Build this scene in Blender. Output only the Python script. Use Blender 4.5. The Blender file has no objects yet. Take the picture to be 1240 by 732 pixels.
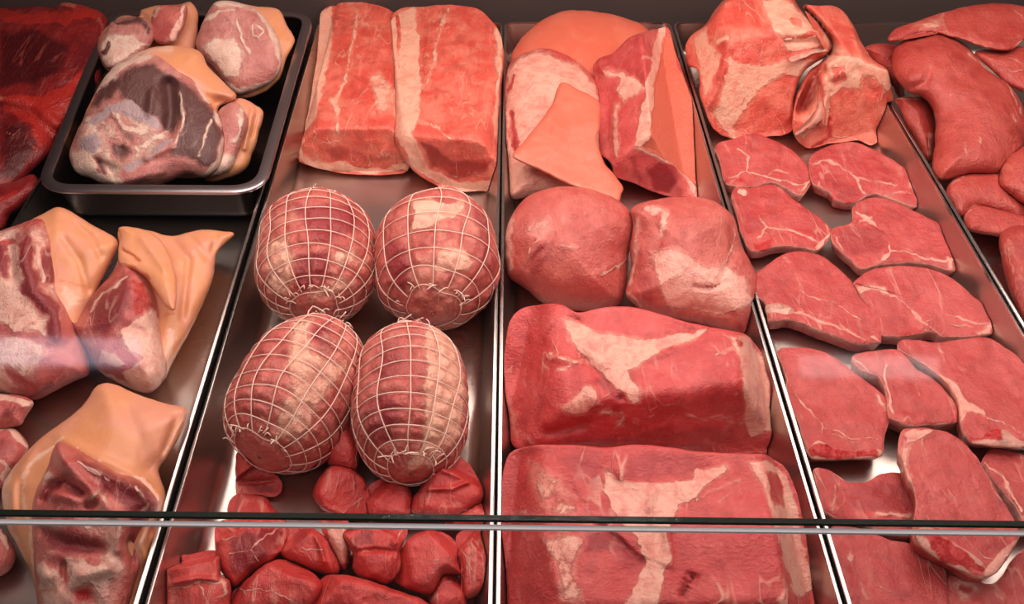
import bpy, math, random
import numpy as np
from mathutils import Vector, Matrix

random.seed(7)
RNG = np.random.default_rng(11)
W, H, F = 1240.0, 732.0, 1100.0
CAM = np.array([0.0, 0.0, 0.65])
PITCH = math.atan(1059.0 / F)
YAW = math.atan(20.0 / math.hypot(F, 1059.0))
fw = np.array([math.sin(YAW) * math.cos(PITCH), math.cos(YAW) * math.cos(PITCH), -math.sin(PITCH)])
rt = np.array([math.cos(YAW), -math.sin(YAW), 0.0])
upv = np.cross(rt, fw)
RIM, TF = 0.050, 0.008          # tray rim height, tray floor height above the deck

COL = bpy.data.collections.new('butcher_counter')
bpy.context.scene.collection.children.link(COL)


def ray(px, py):
    px = np.asarray(px, float); py = np.asarray(py, float)
    d = fw + ((px - W / 2) / F)[..., None] * rt + (-(py - H / 2) / F)[..., None] * upv
    return d


def unproj(px, py, z):
    d = ray(px, py)
    t = (z - CAM[2]) / d[..., 2]
    return CAM + d * t[..., None]


def proj(P):
    q = P - CAM
    zc = q @ fw
    return np.stack([W / 2 + F * (q @ rt) / zc, H / 2 - F * (q @ upv) / zc], -1)


# crops of the photograph that coordinates were read from: origin and magnification
ZT = {'a': (0, 0, 2.929), 'b': (340, 0, 2.927), 'c': (600, 0, 2.927), 'd': (820, 0, 2.929), 'e': (0, 230, 2.7125),
      'f': (0, 450, 2.597), 'g': (260, 210, 2.711), 'h': (200, 450, 2.595), 'i': (600, 210, 3.485), 'j': (600, 360, 3.1),
      'k': (590, 530, 2.756), 'l': (850, 150, 2.71), 'm': (900, 380, 3.647), 'n': (960, 500, 3.154), 'o': (1040, 0, 1.926)}


def pts(s):
    if not isinstance(s, str):
        return np.asarray(s, float)
    t = (0, 0, 1)
    if s[1] == ':':
        t = ZT[s[0]]; s = s[2:]
    a = np.array([[float(v) for v in p.split(',')] for p in s.split()])
    return a / t[2] + np.array(t[:2])


def smooth_closed(P, n):
    m = len(P); out = []
    for i in range(m):
        a, b, c, d = P[i - 1], P[i], P[(i + 1) % m], P[(i + 2) % m]
        for t in np.linspace(0, 1, 10, endpoint=False):
            out.append(.5 * ((2 * b) + (c - a) * t + (2 * a - 5 * b + 4 * c - d) * t * t + (3 * b - a - 3 * c + d) * t ** 3))
    return resample(np.array(out), n)


def resample(Q, n):
    Q2 = np.vstack([Q, Q[:1]])
    L = np.r_[0, np.cumsum(np.linalg.norm(np.diff(Q2, axis=0), axis=1))]
    s = np.linspace(0, L[-1], n, endpoint=False)
    return np.stack([np.interp(s, L, Q2[:, k]) for k in range(Q.shape[1])], -1)


def seg_dist(P, L, closed):
    """distance from points P (n,k) to polyline L (m,k)"""
    L = np.asarray(L, float)
    A = L if closed else L[:-1]
    B = np.roll(L, -1, 0) if closed else L[1:]
    if len(L) == 1:
        return np.linalg.norm(P - L[0], axis=1)
    best = np.full(len(P), 1e9)
    for a, b in zip(A, B):
        ab = b - a
        t = np.clip(((P - a) @ ab) / max(ab @ ab, 1e-18), 0, 1)
        best = np.minimum(best, np.linalg.norm(P - a - t[:, None] * ab, axis=1))
    return best


def inside(P, L):
    x, y = P[:, 0], P[:, 1]
    r = np.zeros(len(P), bool)
    for i in range(len(L)):
        x1, y1 = L[i]; x2, y2 = L[(i + 1) % len(L)]
        c = (y1 > y) != (y2 > y)
        xi = x1 + (y - y1) * (x2 - x1) / ((y2 - y1) if y2 != y1 else 1e-9)
        r ^= c & (x < xi)
    return r


def vnoise(P, seed=0):
    """smooth value noise in 3-D, about -1..1"""
    P = P + seed * 17.31
    i = np.floor(P).astype(np.int64); f = P - i
    f = f * f * (3 - 2 * f)
    def h(ix, iy, iz):
        n = (ix * 374761393 + iy * 668265263 + iz * 2147483647 + seed * 1013) & 0x7fffffff
        n = (n ^ (n >> 13)) * 1274126177 & 0x7fffffff
        n = (n ^ (n >> 16)) & 0xffff
        return n / 32767.5 - 1
    r = 0
    for dx in (0, 1):
        for dy in (0, 1):
            for dz in (0, 1):
                w = (f[:, 0] if dx else 1 - f[:, 0]) * (f[:, 1] if dy else 1 - f[:, 1]) * (f[:, 2] if dz else 1 - f[:, 2])
                r = r + w * h(i[:, 0] + dx, i[:, 1] + dy, i[:, 2] + dz)
    return r


def fbm(P, scale, seed=0, octs=3):
    r, a = 0, 1.0
    for o in range(octs):
        r = r + a * vnoise(P * scale * 2 ** o, seed + o * 5); a *= .5
    return r


WARP = 1.0


def fields(px, strokes):
    """tissue amounts per vertex: fat, dark, skin/other, from drawn strokes"""
    q = np.c_[px, px[:, :1] * 0]
    jit = lambda sc, sd: np.stack([vnoise(q / sc, sd), vnoise(q / sc, sd + 40)], -1)
    px = px + WARP * (3.2 * jit(22, 5) + 2.0 * jit(9, 9) + 1.2 * jit(4.5, 13))
    wv = np.clip(.85 + .55 * vnoise(q / 16, 71) + .3 * vnoise(q / 6, 73), .25, 1.6)
    out = {'f': np.zeros(len(px)), 'd': np.zeros(len(px)), 's': np.zeros(len(px)), 'b': np.zeros(len(px))}
    for st in strokes:
        ch, kind, p, w = st[:4]
        val = st[4] if len(st) > 4 else 1.0
        p = pts(p)
        if kind == 'l':
            d = seg_dist(px, p, False)
            f = np.clip(1 - .5 * d / (w * wv), 0, 1)
        else:
            d = seg_dist(px, p, True)
            sd = np.where(inside(px, p), d, -d)
            f = np.clip(.5 + sd / (2 * w), 0, 1)
        if val < 0:
            out[ch] = np.minimum(out[ch], 1 - f * -val)
        else:
            out[ch] = np.maximum(out[ch], f * val)
            if ch in 'db' and val >= .5:      # muscle drawn over fat hides it
                out['f'] *= 1 - np.clip(f * 1.5 - .3, 0, 1) * .95
    return out


def link(name, me, mat, parent=None, loc=None):
    o = bpy.data.objects.new(name, me)
    COL.objects.link(o)
    if mat:
        me.materials.append(mat)
    if parent:
        o.parent = parent
    if loc is not None:
        o.location = loc
    return o


def tag(o, label=None, cat=None, group=None, kind=None):
    if label: o['label'] = label
    if cat: o['category'] = cat
    if group: o['group'] = group
    if kind: o['kind'] = kind
    return o


def empty(name, loc, label, cat, group=None):
    o = bpy.data.objects.new(name, None)
    o.empty_display_size = .02
    COL.objects.link(o)
    o.location = loc
    return tag(o, label, cat, group)


def make_mesh(name, V, faces, col=None, smooth=True, sharp=False):
    me = bpy.data.meshes.new(name)
    me.from_pydata([tuple(v) for v in V], [], faces)
    # outward winding
    me.calc_loop_triangles()
    n = len(me.loop_triangles)
    tri = np.empty(n * 3, np.int32); me.loop_triangles.foreach_get('vertices', tri); tri = tri.reshape(-1, 3)
    a, b, c = V[tri[:, 0]], V[tri[:, 1]], V[tri[:, 2]]
    ctr = V.mean(0)
    if np.einsum('ij,ij->i', a - ctr, np.cross(b - ctr, c - ctr)).sum() < 0:
        me.flip_normals()
    if smooth:
        me.polygons.foreach_set('use_smooth', np.ones(len(me.polygons), bool))
    if sharp:
        me.set_sharp_from_angle(angle=math.radians(28))
    if col is not None:
        at = me.attributes.new('tissue', 'FLOAT_COLOR', 'POINT')
        at.data.foreach_set('color', col.astype(np.float32).ravel())
    me.update()
    return me


ZH = np.array([0, 0, 1.0])


def prof(t, p):
    t = np.clip(t, 0, 1)
    return (1 - (1 - t) ** p) ** (1 / p)


def blob(out, zb, zt, T=.03, Tb=.06, r=.03, p=2., rb=.03, pb=2., facets=(), bumps=(), strokes=(), lump=.0015, lscale=35,
         N=150, K=40, up=0., zf=TF + .0008, ctr=None, thick=0., base=(0, 0, 0, 0), seed=None, edge=None, wob=.8, ksm=.004):
    """a solid lump whose outline, seen at the given heights, is `out`; returns world verts, faces, colours"""
    seed = int(RNG.integers(1, 400)) if seed is None else seed
    O = smooth_closed(pts(out), N)
    O = O + wob * np.stack([fbm(np.c_[O, O[:, :1] * 0] / 14, 1, seed), fbm(np.c_[O, O[:, :1] * 0] / 14, 1, seed + 50)], -1)
    yb, yt, xc = O[:, 1].max(), O[:, 1].min(), O[:, 0].mean()
    if thick > 0:        # the traced outline takes in the front side face: the upper face ends above it
        tg = np.roll(O, -1, 0) - np.roll(O, 1, 0)
        area = .5 * np.sum(O[:, 0] * np.roll(O[:, 1], -1) - np.roll(O[:, 0], -1) * O[:, 1])
        nrm = np.stack([tg[:, 1], -tg[:, 0]], -1) * (1 if area > 0 else -1)
        nrm /= np.linalg.norm(nrm, axis=1)[:, None] + 1e-9
        zc = (unproj(np.array([xc]), np.array([yb]), zb)[0] - CAM) @ fw
        O[:, 1] -= np.clip(nrm[:, 1], 0, 1) * thick * .35 * F / zc
    Pb = unproj(np.array([xc]), np.array([yb]), zb)[0]
    Pt = unproj(np.array([xc]), np.array([yt]), zt)[0]
    ax = np.array([1., 0, 0])
    ay = Pt - Pb; ay -= ax * (ay @ ax); Ly = np.linalg.norm(ay); ay /= Ly
    n = np.cross(ax, ay)
    def on_plane(px):
        d = ray(px[:, 0], px[:, 1])
        t = ((Pb - CAM) @ n) / (d @ n)
        return CAM + d * t[:, None]
    OP = on_plane(O)
    if ctr is None:
        a = O[:, 0] * np.roll(O[:, 1], -1) - np.roll(O[:, 0], -1) * O[:, 1]
        cp = np.array([((O[:, 0] + np.roll(O[:, 0], -1)) * a).sum(), ((O[:, 1] + np.roll(O[:, 1], -1)) * a).sum()]) / (3 * a.sum())
    else:
        cp = np.array(ctr, float)
    CP = on_plane(cp[None])[0]
    D = CAM - CP; D /= np.linalg.norm(D)
    D = D * (1 - up) + ZH * up; D /= np.linalg.norm(D)
    def rings(K, e):
        R = [OP + (CP - OP) * ((k / K) ** e) for k in range(1, K)]
        return np.vstack(R + [CP[None]])
    top = rings(K, 1.35)
    d = seg_dist(top, OP, True)
    v = np.clip(((top - Pb) @ ay) / Ly, 0, 1)
    T0, T1 = T if isinstance(T, (tuple, list)) else (T, T)
    Tv = T0 + (T1 - T0) * v
    h = Tv * prof(d / r, p)
    for fn, (qx, qy, qz) in facets:
        fn = np.array(fn, float); fn /= np.linalg.norm(fn)
        q = unproj(np.array([float(qx)]), np.array([float(qy)]), qz)[0]
        hi = ((q - top) @ fn) / (fn @ D)
        e = np.clip(.5 + .5 * (hi - h) / ksm, 0, 1)      # smooth minimum
        h = h * e + hi * (1 - e) - ksm * e * (1 - e)
    h = np.maximum(h, 0)
    fade = np.clip(d / .007, 0, 1)
    S = top + D * h[:, None]
    px = proj(S)
    for bp in bumps:
        bl, w, amp = bp[:3]
        bl = pts(bl)
        dd = seg_dist(px, bl, False) if len(bp) < 4 else np.where(inside(px, bl), 0, seg_dist(px, bl, True))
        h = h + amp * np.exp(-(dd / w) ** 2) * fade
    h = h + lump * fbm(S, lscale, seed, 3) * fade
    S = top + D * h[:, None]
    Kb = 12
    bot = rings(Kb, 1.2)
    db = seg_dist(bot, OP, True)
    B = bot - D * (Tb * prof(db / rb, pb))[:, None]
    V = np.vstack([OP, S, B])
    if thick > 0:
        pass
    elif zf is not None:
        V[:, 2] = np.maximum(V[:, 2], zf)
    faces = []
    def idx(base0, k, i):
        return (i % N) if k == 0 else base0 + (k - 1) * N + (i % N)
    b0 = N; b1 = N + len(S)
    for b, KK in ((b0, K), (b1, Kb)):
        for k in range(KK - 1):
            for i in range(N):
                q = (idx(b, k, i), idx(b, k, i + 1), idx(b, k + 1, i + 1), idx(b, k + 1, i))
                faces.append(q if b == b0 else q[::-1])
        c = b + (KK - 1) * N
        for i in range(N):
            q = (idx(b, KK - 1, i), idx(b, KK - 1, i + 1), c)
            faces.append(q if b == b0 else q[::-1])
    pv = proj(V)
    fl = fields(pv, strokes)
    c4 = np.stack([fl['f'], fl['d'], fl['s'], fl['b']], -1)
    c4 = np.maximum(c4, np.array(base))
    if edge:               # (channel, width in metres, amount) all along the outline
        dd = np.r_[np.zeros(N), d, db]
        ch = 'fdsb'.index(edge[0])
        c4[:, ch] = np.maximum(c4[:, ch], edge[2] * np.clip(1 - .5 * dd / edge[1], 0, 1))
    return V, faces, c4


PIECES = []


def piece(name, label, cat, group, mat, *, parts=(), **kw):
    """one piece of meat: a single mesh, or an Empty with named parts"""
    if not parts:
        V, Fc, C = blob(**kw)
        base = np.array([V[:, 0].mean(), V[:, 1].mean(), V[:, 2].min()])
        o = link(name, make_mesh(name, V - base, Fc, C), mat, loc=base)
        tag(o, label, cat, group)
    else:
        B = [(pn, pm, blob(**pk), pl) for pn, pm, pk, pl in parts]
        allV = np.vstack([b[2][0] for b in B])
        base = np.array([allV[:, 0].mean(), allV[:, 1].mean(), allV[:, 2].min()])
        o = empty(name, base, label, cat, group)
        for pn, pm, (V, Fc, C), pl in B:
            c = link(pn, make_mesh(pn, V - base, Fc, C), pm, parent=o)
            if pl: c['label'] = pl
    PIECES.append(o)
    return o


# ------------------------------------------------------------------ materials
def nodes(name):
    m = bpy.data.materials.new(name); m.use_nodes = True
    nt = m.node_tree; nt.nodes.clear()
    out = nt.nodes.new('ShaderNodeOutputMaterial')
    b = nt.nodes.new('ShaderNodeBsdfPrincipled')
    nt.links.new(b.outputs[0], out.inputs[0])
    return m, nt, b


class G:
    def __init__(s, nt): s.nt = nt
    def n(s, t, **kw):
        x = s.nt.nodes.new(t)
        for k, v in kw.items(): setattr(x, k, v)
        return x
    def to(s, a, b):
        s.nt.links.new(a, b)
    def val(s, sock, v):
        if hasattr(v, 'node'): s.to(v, sock)
        else: sock.default_value = v
    def math(s, op, a, b=0., clamp=False):
        x = s.n('ShaderNodeMath', operation=op, use_clamp=clamp)
        s.val(x.inputs[0], a); s.val(x.inputs[1], b)
        return x.outputs[0]
    def mix(s, f, a, b):
        x = s.n('ShaderNodeMix', data_type='RGBA')
        s.val(x.inputs[0], f)
        for sock, v in ((x.inputs[6], a), (x.inputs[7], b)):
            if hasattr(v, 'node'): s.to(v, sock)
            else: sock.default_value = (*v, 1)
        return x.outputs[2]
    def step(s, v, lo, hi):
        x = s.n('ShaderNodeMapRange', interpolation_type='SMOOTHSTEP')
        s.val(x.inputs[0], v); x.inputs[1].default_value = lo; x.inputs[2].default_value = hi
        return x.outputs[0]
    def noise(s, co, scale, detail=4, rough=.55, w=None, dist=0.):
        x = s.n('ShaderNodeTexNoise', noise_dimensions='4D')
        s.to(co, x.inputs['Vector']); x.inputs['Scale'].default_value = scale
        x.inputs['Detail'].default_value = detail; x.inputs['Roughness'].default_value = rough
        x.inputs['Distortion'].default_value = dist
        if w: s.to(w, x.inputs['W'])
        return x.outputs[0]


def meat(name, lean, lean2, fat, dark, other, blood=(.45, .012, .012), vein=.5, vscale=34, grain=(1, 1, 1), rough=.33, edge=.34,
         fine=.45, coat=.26, bump=.85, fibre=(1, .22, .6), mott=.62):
    m, nt, b = nodes(name); g = G(nt)
    at = g.n('ShaderNodeAttribute', attribute_name='tissue')
    sp = g.n('ShaderNodeSeparateColor'); g.to(at.outputs['Color'], sp.inputs[0])
    f, d, s_ = sp.outputs[0], sp.outputs[1], sp.outputs[2]
    bl = at.outputs['Alpha']
    co = g.n('ShaderNodeTexCoord').outputs['Object']
    w = g.math('MULTIPLY', g.n('ShaderNodeObjectInfo').outputs['Random'], 50.)
    mp = g.n('ShaderNodeMapping'); g.to(co, mp.inputs[0]); mp.inputs['Scale'].default_value = grain
    gc = mp.outputs[0]
    n1 = g.noise(co, 85, 8, .68, w, .8)           # edge raggedness
    mf = g.n('ShaderNodeMapping'); g.to(gc, mf.inputs[0]); mf.inputs['Scale'].default_value = fibre; mf.inputs['Rotation'].default_value = (.1, .2, .5)
    n5 = g.noise(mf.outputs[0], 90, 5, .62, w, .35)   # muscle fibres
    n6 = g.noise(co, 46, 5, .6, w, 1.0)               # mottling
    n2 = g.noise(gc, 24, 4, .55, w, .8)            # broad colour drift
    n3 = g.noise(gc, 420, 3, .6, w)                # grain of the cut
    n4 = g.noise(mf.outputs[0], vscale * 1.5, 2.5, .5, w, .55)        # marbling seams
    ridge = g.math('SUBTRACT', 1., g.math('ABSOLUTE', g.math('MULTIPLY', g.math('SUBTRACT', n4, .5), 9.)))
    patch = g.step(g.noise(co, 18, 2, .5, w, .3), .45, .66)
    veins = g.math('MULTIPLY', g.step(ridge, .80, 1.0), g.math('MULTIPLY', patch, vein))
    e = edge
    fa = g.math('ADD', f, g.math('MULTIPLY', g.math('SUBTRACT', n1, .5), e * 2.2))
    fm = g.step(fa, .40, .60)
    fm = g.math('MULTIPLY', fm, g.step(g.math('ADD', f, g.math('MULTIPLY', n1, .2)), .14, .30))
    thin = g.math('MULTIPLY', g.step(g.math('ADD', f, g.math('MULTIPLY', g.math('SUBTRACT', n6, .5), 1.1)), .22, .60), g.step(f, .04, .22))
    fm = g.math('MAXIMUM', fm, g.math('MULTIPLY', thin, .42))     # thin membrane around the fat
    fm = g.math('MAXIMUM', fm, veins)
    # pinkish half tones inside the fat
    fatc = g.mix(g.step(g.noise(co, 60, 7, .70, w, 1.0), .42, .66), fat, tuple(.42 * a + .58 * c for a, c in zip(fat, lean2)))
    leanc = g.mix(g.step(n2, .36, .66), lean, lean2)
    leanc = g.mix(g.math('MULTIPLY', g.step(n3, .52, .78), fine), leanc, tuple(min(1, a * 1.25 + .05) for a in lean2))
    leanc = g.mix(g.math('MULTIPLY', g.step(n5, .50, .80), fine * 1.2), leanc, tuple(min(1, a * 1.2 + .09) for a in lean2))
    leanc = g.mix(g.math('MULTIPLY', g.step(n5, .50, .22), mott), leanc, tuple(a * .62 for a in lean))
    leanc = g.mix(g.math('MULTIPLY', g.step(n6, .52, .30), mott), leanc, tuple(a * .70 for a in lean))
    da = g.math('ADD', d, g.math('MULTIPLY', g.math('SUBTRACT', n1, .5), e * 1.6))
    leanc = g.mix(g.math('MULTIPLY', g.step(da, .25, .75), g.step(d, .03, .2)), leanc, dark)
    c = g.mix(fm, leanc, fatc)
    sa = g.math('ADD', s_, g.math('MULTIPLY', g.math('SUBTRACT', n1, .5), .28))
    othc = g.mix(g.step(g.noise(gc, 40, 5, .6, w, .5), .38, .7), other, tuple(.86 * a + .14 * q for a, q in zip(other, lean2)))
    sm = g.math('MULTIPLY', g.step(sa, .40, .56), g.step(s_, .1, .25))
    c = g.mix(sm, c, othc)
    ba = g.math('ADD', bl, g.math('MULTIPLY', g.math('SUBTRACT', n1, .5), .9))
    c = g.mix(g.math('MULTIPLY', g.step(ba, .40, .75), g.step(bl, .04, .3)), c, blood)
    g.to(c, b.inputs['Base Color'])
    b.inputs['Roughness'].default_value = rough
    b.inputs['Coat Weight'].default_value = coat
    b.inputs['Coat Roughness'].default_value = .12
    b.inputs['Specular IOR Level'].default_value = .4
    hgt = g.math('ADD', g.math('ADD', g.math('MULTIPLY', n3, .42), g.math('MULTIPLY', n5, .45)), g.math('ADD', g.math('MULTIPLY', n1, .8), g.math('MULTIPLY', fm, .35)))
    bp = g.n('ShaderNodeBump'); bp.inputs['Strength'].default_value = bump; bp.inputs['Distance'].default_value = .0030
    g.to(hgt, bp.inputs['Height']); g.to(bp.outputs[0], b.inputs['Normal'])
    g.to(bp.outputs[0], b.inputs['Coat Normal'])
    return m


LEAN, LEAN2 = (.50, .062, .054), (.60, .11, .092)
FAT, DARK, SKIN = (.76, .39, .31), (.29, .022, .026), (.76, .20, .12)
M = {}
M['pork'] = meat('pork_lean', LEAN, LEAN2, FAT, DARK, SKIN)
M['chop'] = meat('pork_chop_cut', (.46, .044, .042), (.53, .082, .073), (.78, .37, .29), (.34, .028, .03), (.62, .30, .24), vein=.55, vscale=30, fine=.4, rough=.42)
M['cube'] = meat('diced_pork', (.56, .038, .034), (.64, .075, .065), (.80, .40, .31), (.27, .018, .022), (.8, .45, .35), vein=.5, vscale=28, grain=(1, .5, 1), rough=.33)
M['loin'] = meat('pork_loin', (.70, .085, .058), (.78, .20, .135), (.86, .46, .33), (.36, .035, .025), (.82, .42, .28), vein=.6, edge=.44)
M['shoulder'] = meat('pork_shoulder', (.54, .045, .045), (.62, .085, .078), (.82, .42, .32), (.33, .02, .026), (.62, .25, .22), vein=.75, grain=(.6, 1, 1), edge=.46)
M['wedge'] = meat('pork_wedge', (.56, .062, .060), (.63, .11, .098), (.80, .44, .34), (.33, .02, .026), (.68, .15, .09), vein=.4)
M['round'] = meat('pork_round', (.50, .085, .07), (.58, .145, .115), (.80, .42, .34), (.33, .04, .04), (.62, .25, .22), vein=.2, fine=.2)
M['hock'] = meat('pork_hock_meat', (.45, .075, .07), (.58, .16, .13), (.80, .50, .40), (.24, .028, .032), SKIN, vein=.4)
M['skin'] = meat('pork_skin', (.70, .30, .14), (.72, .31, .20), (.80, .50, .36), (.55, .13, .06), (.8, .4, .2), vein=.0, fine=.0, rough=.40, coat=.2, bump=.25, mott=.12)
M['rind'] = meat('pork_rind', (.66, .135, .078), (.68, .17, .105), (.80, .38, .29), (.60, .10, .05), (.8, .4, .2), vein=.0, fine=.0, rough=.42, coat=.2, bump=.2, mott=.12)
M['beef'] = meat('beef_cut', (.17, .008, .010), (.26, .014, .014), (.58, .13, .09), (.075, .004, .006), (.42, .022, .016), vein=.35, vscale=40, grain=(1, .4, 1))
M['rosy'] = meat('rosy_loin', (.42, .045, .034), (.48, .075, .058), (.76, .36, .27), (.28, .022, .02), (.62, .25, .22), vein=.2, fine=.3)
M['pale'] = meat('pale_hock', (.50, .17, .15), (.60, .26, .22), (.78, .58, .47), (.115, .045, .042), (.45, .33, .345), vein=.35, edge=.42)
M['roast'] = meat('rolled_roast', (.48, .088, .072), (.56, .15, .12), (.82, .46, .33), (.30, .03, .035), (.55, .2, .16), vein=.25, edge=.42, rough=.44, coat=.25)
M['bone'] = meat('bone', (.58, .22, .17), (.64, .30, .23), (.74, .46, .37), (.40, .06, .05), (.8, .5, .4), vein=.2, fine=.1)


def metal(name, col, rough, brush=(6, 260, 6), strength=.12, metallic=1.):
    m, nt, b = nodes(name); g = G(nt)
    co = g.n('ShaderNodeTexCoord').outputs['Object']
    mp = g.n('ShaderNodeMapping'); g.to(co, mp.inputs[0]); mp.inputs['Scale'].default_value = brush
    n = g.noise(mp.outputs[0], 4, 4, .6)
    sm = g.noise(co, 7, 4, .6)
    b.inputs['Base Color'].default_value = (*col, 1)
    b.inputs['Metallic'].default_value = metallic
    g.to(g.math('ADD', rough - .08, g.math('MULTIPLY', sm, .16)), b.inputs['Roughness'])
    bp = g.n('ShaderNodeBump'); bp.inputs['Strength'].default_value = strength; bp.inputs['Distance'].default_value = .001
    g.to(n, bp.inputs['Height']); g.to(bp.outputs[0], b.inputs['Normal'])
    return m


M['steel'] = metal('brushed_steel', (.58, .52, .48), .29)
M['rim'] = metal('polished_steel_rim', (.72, .68, .65), .22, strength=.03)
M['pan'] = metal('dark_roasting_pan', (.055, .048, .046), .32, brush=(20, 20, 20), strength=.05)
M['pan_rim'] = metal('pan_rim_highlight', (.52, .47, .49), .30, brush=(20, 20, 20), strength=.05)  # lighter rim colour stands in for the highlight along the pan edge
M['wall'] = metal('dull_brown_panel', (.10, .075, .07), .55, brush=(3, 3, 120), metallic=.3)
M['deck'] = metal('dark_deck', (.03, .026, .025), .5, metallic=.2)


def plain(name, col, rough=.5, em=0.):
    m, nt, b = nodes(name)
    b.inputs['Base Color'].default_value = (*col, 1); b.inputs['Roughness'].default_value = rough
    if em:
        b.inputs['Emission Color'].default_value = (*col, 1); b.inputs['Emission Strength'].default_value = em
    return m


M['string'] = plain('cotton_string', (.82, .60, .50), .8)
M['glass_edge'] = plain('dark_glass_edge', (.012, .020, .016), .15)
M['bevel'] = plain('bevel_glint_white', (.80, .80, .82), .3)  # white colour stands in for the bright glint on the bevel


def glass_mat():
    m = bpy.data.materials.new('clear_glass'); m.use_nodes = True
    nt = m.node_tree; nt.nodes.clear(); g = G(nt)
    out = g.n('ShaderNodeOutputMaterial'); tr = g.n('ShaderNodeBsdfTransparent'); gl = g.n('ShaderNodeBsdfGlossy')
    tr.inputs[0].default_value = (.985, .99, .985, 1); gl.inputs['Roughness'].default_value = .045
    ge = g.n('ShaderNodeNewGeometry')
    dt = g.n('ShaderNodeVectorMath', operation='DOT_PRODUCT')
    g.to(ge.outputs['Normal'], dt.inputs[0]); g.to(ge.outputs['Incoming'], dt.inputs[1])
    k = g.math('SUBTRACT', 1., g.math('ABSOLUTE', dt.outputs['Value']))
    sch = g.math('ADD', .04, g.math('MULTIPLY', .96, g.math('POWER', k, 5.)))
    mx = g.n('ShaderNodeMixShader')
    g.to(sch, mx.inputs[0]); g.to(tr.outputs[0], mx.inputs[1]); g.to(gl.outputs[0], mx.inputs[2])
    g.to(mx.outputs[0], out.inputs[0])
    return m


M['glass'] = glass_mat()


# ------------------------------------------------------------------ trays, pan, case
def rounded(quad, off, rad, seg=8):
    """quad (4,2) counter-clockwise, inset by off, corners rounded"""
    q = np.asarray(quad, float)
    L = []
    for i in range(4):
        a, b = q[i], q[(i + 1) % 4]
        t = (b - a) / np.linalg.norm(b - a); nn = np.array([-t[1], t[0]])
        L.append((a + nn * off, t))
    c = []
    for i in range(4):
        (p1, t1), (p2, t2) = L[i - 1], L[i]
        A = np.array([t1, -t2]).T
        s = np.linalg.solve(A, p2 - p1)
        c.append(p1 + t1 * s[0])
    out = []
    for i in range(4):
        t1, t2 = L[i - 1][1], L[i][1]
        p0 = c[i] - t1 * rad; p2 = c[i] + t2 * rad
        for k in range(seg + 1):
            u = k / seg
            out.append((1 - u) ** 2 * p0 + 2 * u * (1 - u) * c[i] * 1 + u * u * p2)
    return np.array(out)


def loft(name, quad, profile, rad, cap0=True, cap1=True, seg=8):
    V = []; n = 0
    for off, z in profile:
        R = rounded(quad, off, max(rad - off, .004), seg)
        n = len(R)
        V.append(np.c_[R, np.full(n, z)])
    m = len(V); V = np.vstack(V); Fc = []
    for k in range(m - 1):
        for i in range(n):
            j = (i + 1) % n
            Fc.append((k * n + i, k * n + j, (k + 1) * n + j, (k + 1) * n + i))
    if cap0: Fc.append(tuple(range(n))[::-1])
    if cap1: Fc.append(tuple(range((m - 1) * n, m * n)))
    return V, Fc


def arc(cx, cz, r, a0, a1, n):
    return [(cx + r * math.cos(math.radians(a)), cz + r * math.sin(math.radians(a))) for a in np.linspace(a0, a1, n)]


def tray(name, label, quad, rim, floor, flange, inset, rad, fil, tube, mb, mr, cat='tray', group=None, th=.0012):
    fl = flange
    inner = [(fl, rim), (fl + inset, floor + fil)] + [(o, z) for o, z in arc(fl + inset + fil, floor + fil, fil, 180, 270, 7)[1:]]
    outer = [(fl - th, rim - .001), (fl + inset - th, floor + fil)] + arc(fl + inset + fil, floor + fil, fil + th, 180, 270, 7)[1:]
    prf = outer[::-1] + inner
    b = np.array([quad[:, 0].mean(), quad[:, 1].mean(), floor - th])
    root = empty(name, b, label, cat, group)
    V, Fc = loft('body', quad, prf, rad)
    b3 = b
    o = link('body', make_mesh('body', V - b3, Fc, sharp=True), mb, parent=root)
    # rolled rim: flat flange with a turned-down bead
    rp = [(fl + .0006, rim - .001), (fl + .0002, rim + .0008), (fl * .5 + tube, rim + .0012)] + arc(tube, rim - tube + .0012, tube, 90, 270, 7) + [(fl * .5 + tube, rim - .0012)]
    V, Fc = loft('rim', quad, rp + [rp[0]], rad, False, False)
    link('rim', make_mesh('rim', V - b3, Fc, sharp=True), mr, parent=root)
    return root


def xl(line, y):
    (x0, y0), (x1, y1) = line
    return x0 + (x1 - x0) * (y - y0) / (y1 - y0)


D12a, D12b = ((369.5, 63), (167.8, 732)), ((373.8, 63), (175.5, 732))
D23a, D23b = ((609, 30), (596.6, 732)), ((610.3, 30), (600.4, 732))
D34a, D34b = ((812.8, 29), (1020.5, 732)), ((814.4, 29), (1025.2, 732))
D45a, D45b = ((1087.8, 146.6), (1239.3, 402.8)), ((1089.4, 146.6), (1241.8, 402.8))
YB, YT = 818, 27


def tray_quad(l, r, yb=YB, yt=YT):
    P = [(xl(l, yb), yb), (xl(r, yb), yb), (xl(r, yt), yt), (xl(l, yt), yt)]
    P = np.array(P, float)
    return unproj(P[:, 0], P[:, 1], RIM)[:, :2]


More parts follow.
